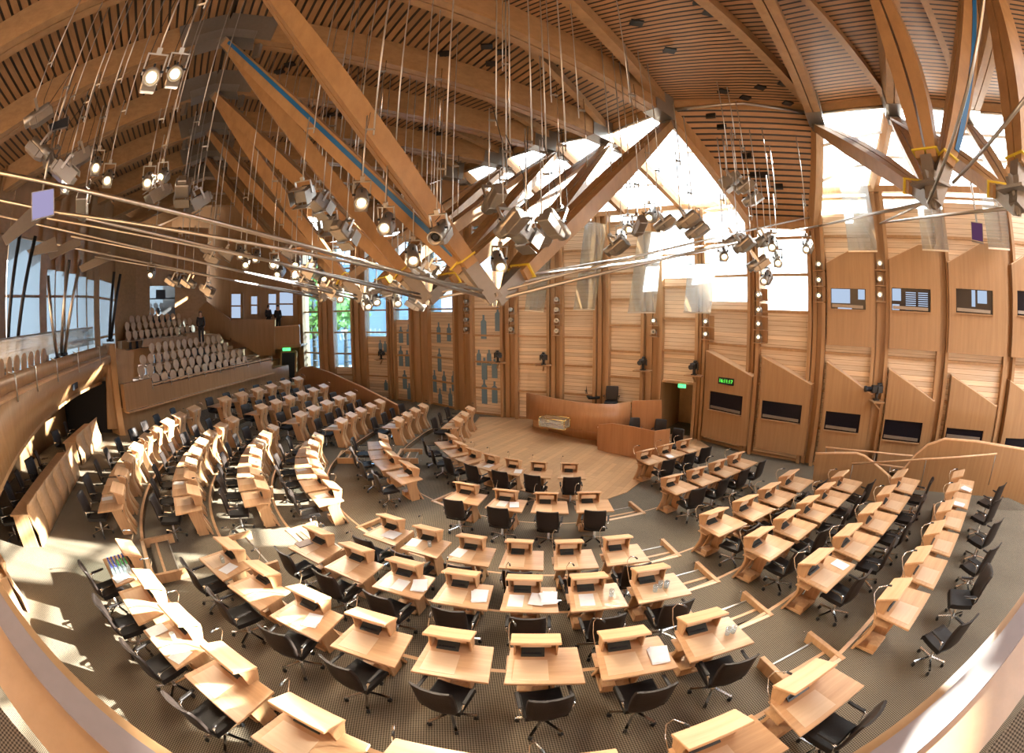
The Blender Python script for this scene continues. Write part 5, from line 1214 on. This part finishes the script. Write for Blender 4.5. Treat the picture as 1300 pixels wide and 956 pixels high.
def tree(x, y, d, r_, lab):
    p = atd(x, y, d); e_ = empty('tree', (p.x, p.y, -1.1)); m = MB(); m.tube([(0, 0, 0), (.1, 0, p.z*.5), (0, 0, p.z+1)], [.3, .22, .1], 8); m.build('trunk', 'bark', e_)
    m = MB(); rnd = random.Random(x)
    for _ in range(900):
        v = Vector((rnd.gauss(0, 1), rnd.gauss(0, 1), rnd.gauss(0, 1))).normalized()*r_*(.5+.5*rnd.random()); c = v+Vector((0, 0, p.z+1.1)); t = Vector((rnd.gauss(0, 1), rnd.gauss(0, 1), rnd.gauss(0, 1))).normalized()*.28; s_ = t.orthogonal().normalized()*.2
        k = m.pts([c-t, c+s_, c+t, c-s_]); m.face((k, k+1, k+2, k+3))
    m.build('crown', 'leaf', e_); tag(e_, lab, 'tree')
tree(397, 381, 37, 3.2, 'green tree outside the leftmost facade window'); tree(437, 384, 45, 3.0, 'green tree outside the second facade window from left')
# the side and back of the hall behind the viewer
BW = [Vector((-24, -9)), Vector((-15, -14)), Vector((0, -17)), Vector((14, -14)), Vector((24, -5)), Vector((fplan(1342).x+1.5, fplan(1342).y-1.2)), fplan(1350)]
m = MB(); m.sheet([[vec(p, 0) for p in BW], [vec(p, 13.6) for p in BW]], (0.05, -.1, 0), False); struct(m.build('wall_back', 'panelwall'))
A, B = lplan(-14), Vector((-24, -9)); m = MB(); m.prism([vec(A, 0), vec(B, 0), vec(B, 11.6), vec(A, 11.6)], (-.1, 0, 0)); struct(m.build('wall_side', 'panelwall'))
# ------------------------------------------------------------------ spotlights hanging on thin rods
def lamp_profile(lit):
    e_ = empty('spotlight')
    m = MB(); M4 = Matrix.Rotation(R(-90), 4, 'X')
    m.lathe([(.075, -.34), (.1, -.3), (.1, -.02), (.115, 0), (.115, .22), (.095, .23), (.09, .12)], (0, 0, 0), 14, M4); m.build('barrel', 'lampg', e_)
    m = MB(); m.box((0, -.2, -.13), (.2, .34, .16)); m.prism([(-.1, -.03, -.21), (-.1, .12, -.16), (-.1, .12, -.07), (-.1, -.03, -.05)], (.2, 0, 0)); m.build('lamp_house', 'lampd', e_, bevel=.012)
    m = MB()
    for s in (-1, 1): m.bar((s*.13, -.08, 0), (s*.13, -.08, .26), .02, .05, (0, 1, 0))
    m.bar((-.14, -.08, .26), (.14, -.08, .26), .05, .02); m.box((0, -.08, .3), (.07, .06, .08)); m.build('yoke', 'steel', e_)
    for a_, b_ in (((.12, -.03, .06), (.05, .02, .03)), ((-.12, -.03, .06), (.05, .02, .03)), ((0, -.03, .125), (.03, .02, .05))):
        m = MB(); m.box(a_, b_); m.build('shutter_blade', 'dark', e_)
    m = MB(); m.lathe([(.066, .17), (.04, .185)], (0, 0, 0), 14, M4); m.build('lens', 'hot' if lit else 'dark', e_); return e_
def lamp_box(lit):
    e_ = empty('floodlight')
    m = MB(); m.box((0, -.05, 0), (.3, .34, .26)); m.box((0, -.26, 0), (.2, .1, .18)); m.build('casing', 'lampd', e_, bevel=.02)
    m = MB()
    for a, b in (((0, .2, .18), (.32, .22, .012)), ((0, .2, -.18), (.32, .22, .012))): m.box(a, b, Matrix.Rotation(.0, 4, 'X'))
    for s in (-1, 1): m.box((s*.19, .19, 0), (.012, .2, .26))
    m.build('barn_door', 'lampg', e_)
    m = MB()
    for s in (-1, 1): m.bar((s*.17, -.05, 0), (s*.17, -.05, .26), .015, .05, (0, 1, 0))
    m.bar((-.18, -.05, .26), (.18, -.05, .26), .05, .02); m.box((0, -.05, .3), (.07, .06, .08)); m.build('yoke', 'steel', e_)
    m = MB()
    for k in range(4): m.box((0, -.16+.06*k, .135), (.2, .02, .012))
    m.build('cooling_fin', 'dark', e_)
    m = MB(); m.box((0, .122, 0), (.24, .01, .2)); m.build('lens', 'hot' if lit else 'lampg', e_); return e_
LP = {(t, l): (lamp_profile if t == 'p' else lamp_box)(l) for t, l in (('p', 0), ('p', 1), ('b', 0))}
CL = [
('the pair high at upper left', 6.3, 1.15, [(192,97,'p',1),(222,93,'p',1)]),
('the cluster above the lilac screen', 9.0, 1.05, [(44,148,'p',0),(54,190,'p',0),(66,204,'p',0),(80,220,'b',0),(103,200,'b',0),(122,210,'p',1),(137,226,'p',1),(84,233,'p',1),(105,262,'p',0)]),
('the group beneath the ridge brackets', 10, 1.05, [(188,229,'p',1),(206,222,'p',1),(202,246,'b',0),(232,241,'b',0),(253,256,'b',0)]),
('the slanting line of four left of centre', 9.2, 1.0, [(386,247,'b',0),(405,259,'b',0),(419,283,'b',0),(436,296,'b',0)]),
('the big group at upper centre', 7.6, 1.05, [(459,253,'p',1),(490,284,'p',1),(557,295,'p',0),(524,325,'p',1),(624,255,'p',0),(644,285,'p',0),(634,333,'p',1),(663,297,'b',0),(690,299,'p',0),(708,287,'p',0)]),
('the cluster against centre dormer glass', 11.5, 1.05, [(779,314,'p',0),(789,301,'p',1),(797,288,'p',1),(810,288,'p',0),(826,273,'p',1),(841,284,'p',0),(869,280,'p',0),(881,293,'p',0)]),
('the cluster below the valley soffit', 12.5, 1.05, [(918,322,'p',1),(930,304,'p',0),(941,311,'p',0),(929,229,'b',0),(942,237,'p',0),(952,253,'p',0),(967,305,'p',0),(980,310,'p',1),(987,330,'p',1),(1025,313,'p',1),(959,335,'p',0),(972,353,'p',1)]),
('the far swarm among the tie rods', 13.5, 1.0, [(305,321,'p',1),(325,326,'p',1),(312,333,'p',1),(348,333,'p',1),(354,345,'p',1),(366,322,'b',0),(376,333,'p',1),(397,332,'p',1),(375,355,'p',1),(410,351,'p',1),(433,365,'p',1),(432,376,'p',1),(392,345,'b',0),(385,360,'b',0),(418,368,'b',0)]),
('the far cluster behind nearest hanging node', 13.0, 1.0, [(466,385,'p',1),(477,380,'p',1),(504,381,'p',1),(510,366,'p',0),(531,387,'p',0),(488,370,'b',0),(536,346,'p',0),(549,340,'b',0),(565,350,'p',0),(545,356,'p',1)]),
('the dim group below the far rods', 16.0, 1.0, [(192,346,'p',1),(262,318,'b',0),(268,330,'b',0),(286,322,'b',0),(222,357,'p',0),(232,358,'p',0),(242,359,'p',0),(262,368,'b',0)]),
]
nl = 0
for words, d0, sc, L_ in CL:
    order = sorted(range(len(L_)), key=lambda i: L_[i][0])
    rank = {i: k for k, i in enumerate(order)}
    for i, (x, y, t, lit) in enumerate(L_):
        p = atd(x, y, d0 + (rank[i] % 3 - 1)*.55); yaw = random.uniform(-.5, .5) + math.atan2(p.x-1, -(p.y-14)) if d0 > 11 else random.uniform(-.9, .9)+PI*(1 if random.random() < .25 else 0)
        if lit: yaw = math.atan2(-(0-p.x), (0-p.y)) + random.uniform(-.35, .35)
        o = place(LP[(t, lit)], p, yaw, 1.0); o.scale = (sc, sc, sc); o.rotation_euler = (R(-32), 0, yaw)
        zt = min(roofz(p.x, p.y)+.3, 13.6)
        if x > 860: zt = min(zt, p.z+3.2)
        r0 = o.matrix_basis.to_3x3()
        mi = (Matrix.Translation(p) @ o.rotation_euler.to_matrix().to_4x4() @ Matrix.Diagonal((sc, sc, sc, 1))).inverted()
        top = p + r0 @ Vector((0, -.07, .3)); side = Vector((.12, .05, 0)); zm = top.z + random.uniform(.7, 1.5)
        m = MB(); m.tube([mi @ top, mi @ Vector((top.x, top.y, zm+.25))], 0.012, 6); m.tube([mi @ (top+side+UPZ*(zm-top.z-.1)), mi @ Vector((top.x+side.x, top.y+side.y, zt))], .014, 6); m.build('hanging_rod', 'cast2', o)
        m = MB(); m.bar(mi @ Vector((top.x-.02, top.y, zm)), mi @ Vector((top.x+side.x+.02, top.y+side.y, zm)), .03, .03); m.build('rod_clamp', 'lampg', o)
        a = p + r0 @ Vector((.1, -.2, .1)); m = MB()
        if d0 < 9.1: m.tube([mi @ a, mi @ (a+Vector((.12, -.1, .1))), mi @ (a+Vector((.1, -.05, .6))), mi @ Vector((top.x+.05, top.y, zm+.3))], .007, 4); m.build('cable', 'wire', o)
        kind = 'profile spotlight' if t == 'p' else 'boxy floodlight'
        tag(o, '%s %s, %s from left in %s' % ('lit' if lit else 'unlit grey', kind, ORD[rank[i]], words), 'spotlight', 'stage lights hung from the roof'); nl += 1
        if lit:
            ld = bpy.data.lights.new('lamp_light', 'SPOT'); ld.energy = 260; ld.color = (1, .82, .6); ld.spot_size = R(95); ld.spot_blend = .8; ld.shadow_soft_size = .1
            lo = bpy.data.objects.new('lamp_light', ld); COL.objects.link(lo); lo.parent = o; lo.location = (0, .3, 0); lo.rotation_euler = (R(90)-R(180)+R(0), 0, 0)
            lo.rotation_euler = (R(90), 0, 0) if False else (R(90)+R(180)*0, 0, 0)
# bare double rods hanging high in the roof
RX = [(480,30),(552,40),(638,20),(700,60),(735,80),(800,60),(400,180),(345,170),(445,230),(575,150),(690,160)]
for k, (x, y) in enumerate(RX):
    d = 9.0 if y < 120 else 11.0
    p = atd(x, y+70, d); zt = roofz(p.x, p.y)+.3
    m = MB(); e_ = empty('hanging_rod', p); m.tube([(0, 0, 0), (0, 0, zt-p.z)], .012, 6); m.build('rod', 'cast2', e_)
    m = MB(); m.tube([(.13, .04, -1.1), (.13, .04, .5)], .011, 6); m.build('telescopic_rod', 'chrome', e_)
    m = MB(); m.bar((-.02, 0, .2), (.15, .04, .2), .03, .04); m.build('clamp', 'lampg', e_)
    tag(e_, 'bare double steel rod hanging from the roof without a lamp, %s from left' % ORD[sorted(RX).index((x, y))], 'rod', 'bare rods hanging from the roof')
# ------------------------------------------------------------------ light
w = bpy.data.worlds.new('sky'); S.world = w; w.use_nodes = True
bg = w.node_tree.nodes['Background']; bg.inputs[0].default_value = (0.92, 0.96, 1, 1); bg.inputs[1].default_value = 9.0
sd = bpy.data.lights.new('sun', 'SUN'); sd.energy = 60; sd.angle = R(.6); sd.color = (1, .93, .82)
so = bpy.data.objects.new('sun', sd); COL.objects.link(so)
saz, sel = R(70), R(24); dv_ = -Vector((math.sin(saz)*math.cos(sel), math.cos(saz)*math.cos(sel), math.sin(sel)))
so.rotation_euler = dv_.to_track_quat('-Z', 'Y').to_euler()
S.view_settings.exposure = 0.5
S.cycles.use_denoising = True
S.cycles.max_bounces = 10; S.cycles.diffuse_bounces = 6; S.cycles.transparent_max_bounces = 24
S.cycles.sample_clamp_indirect = 8
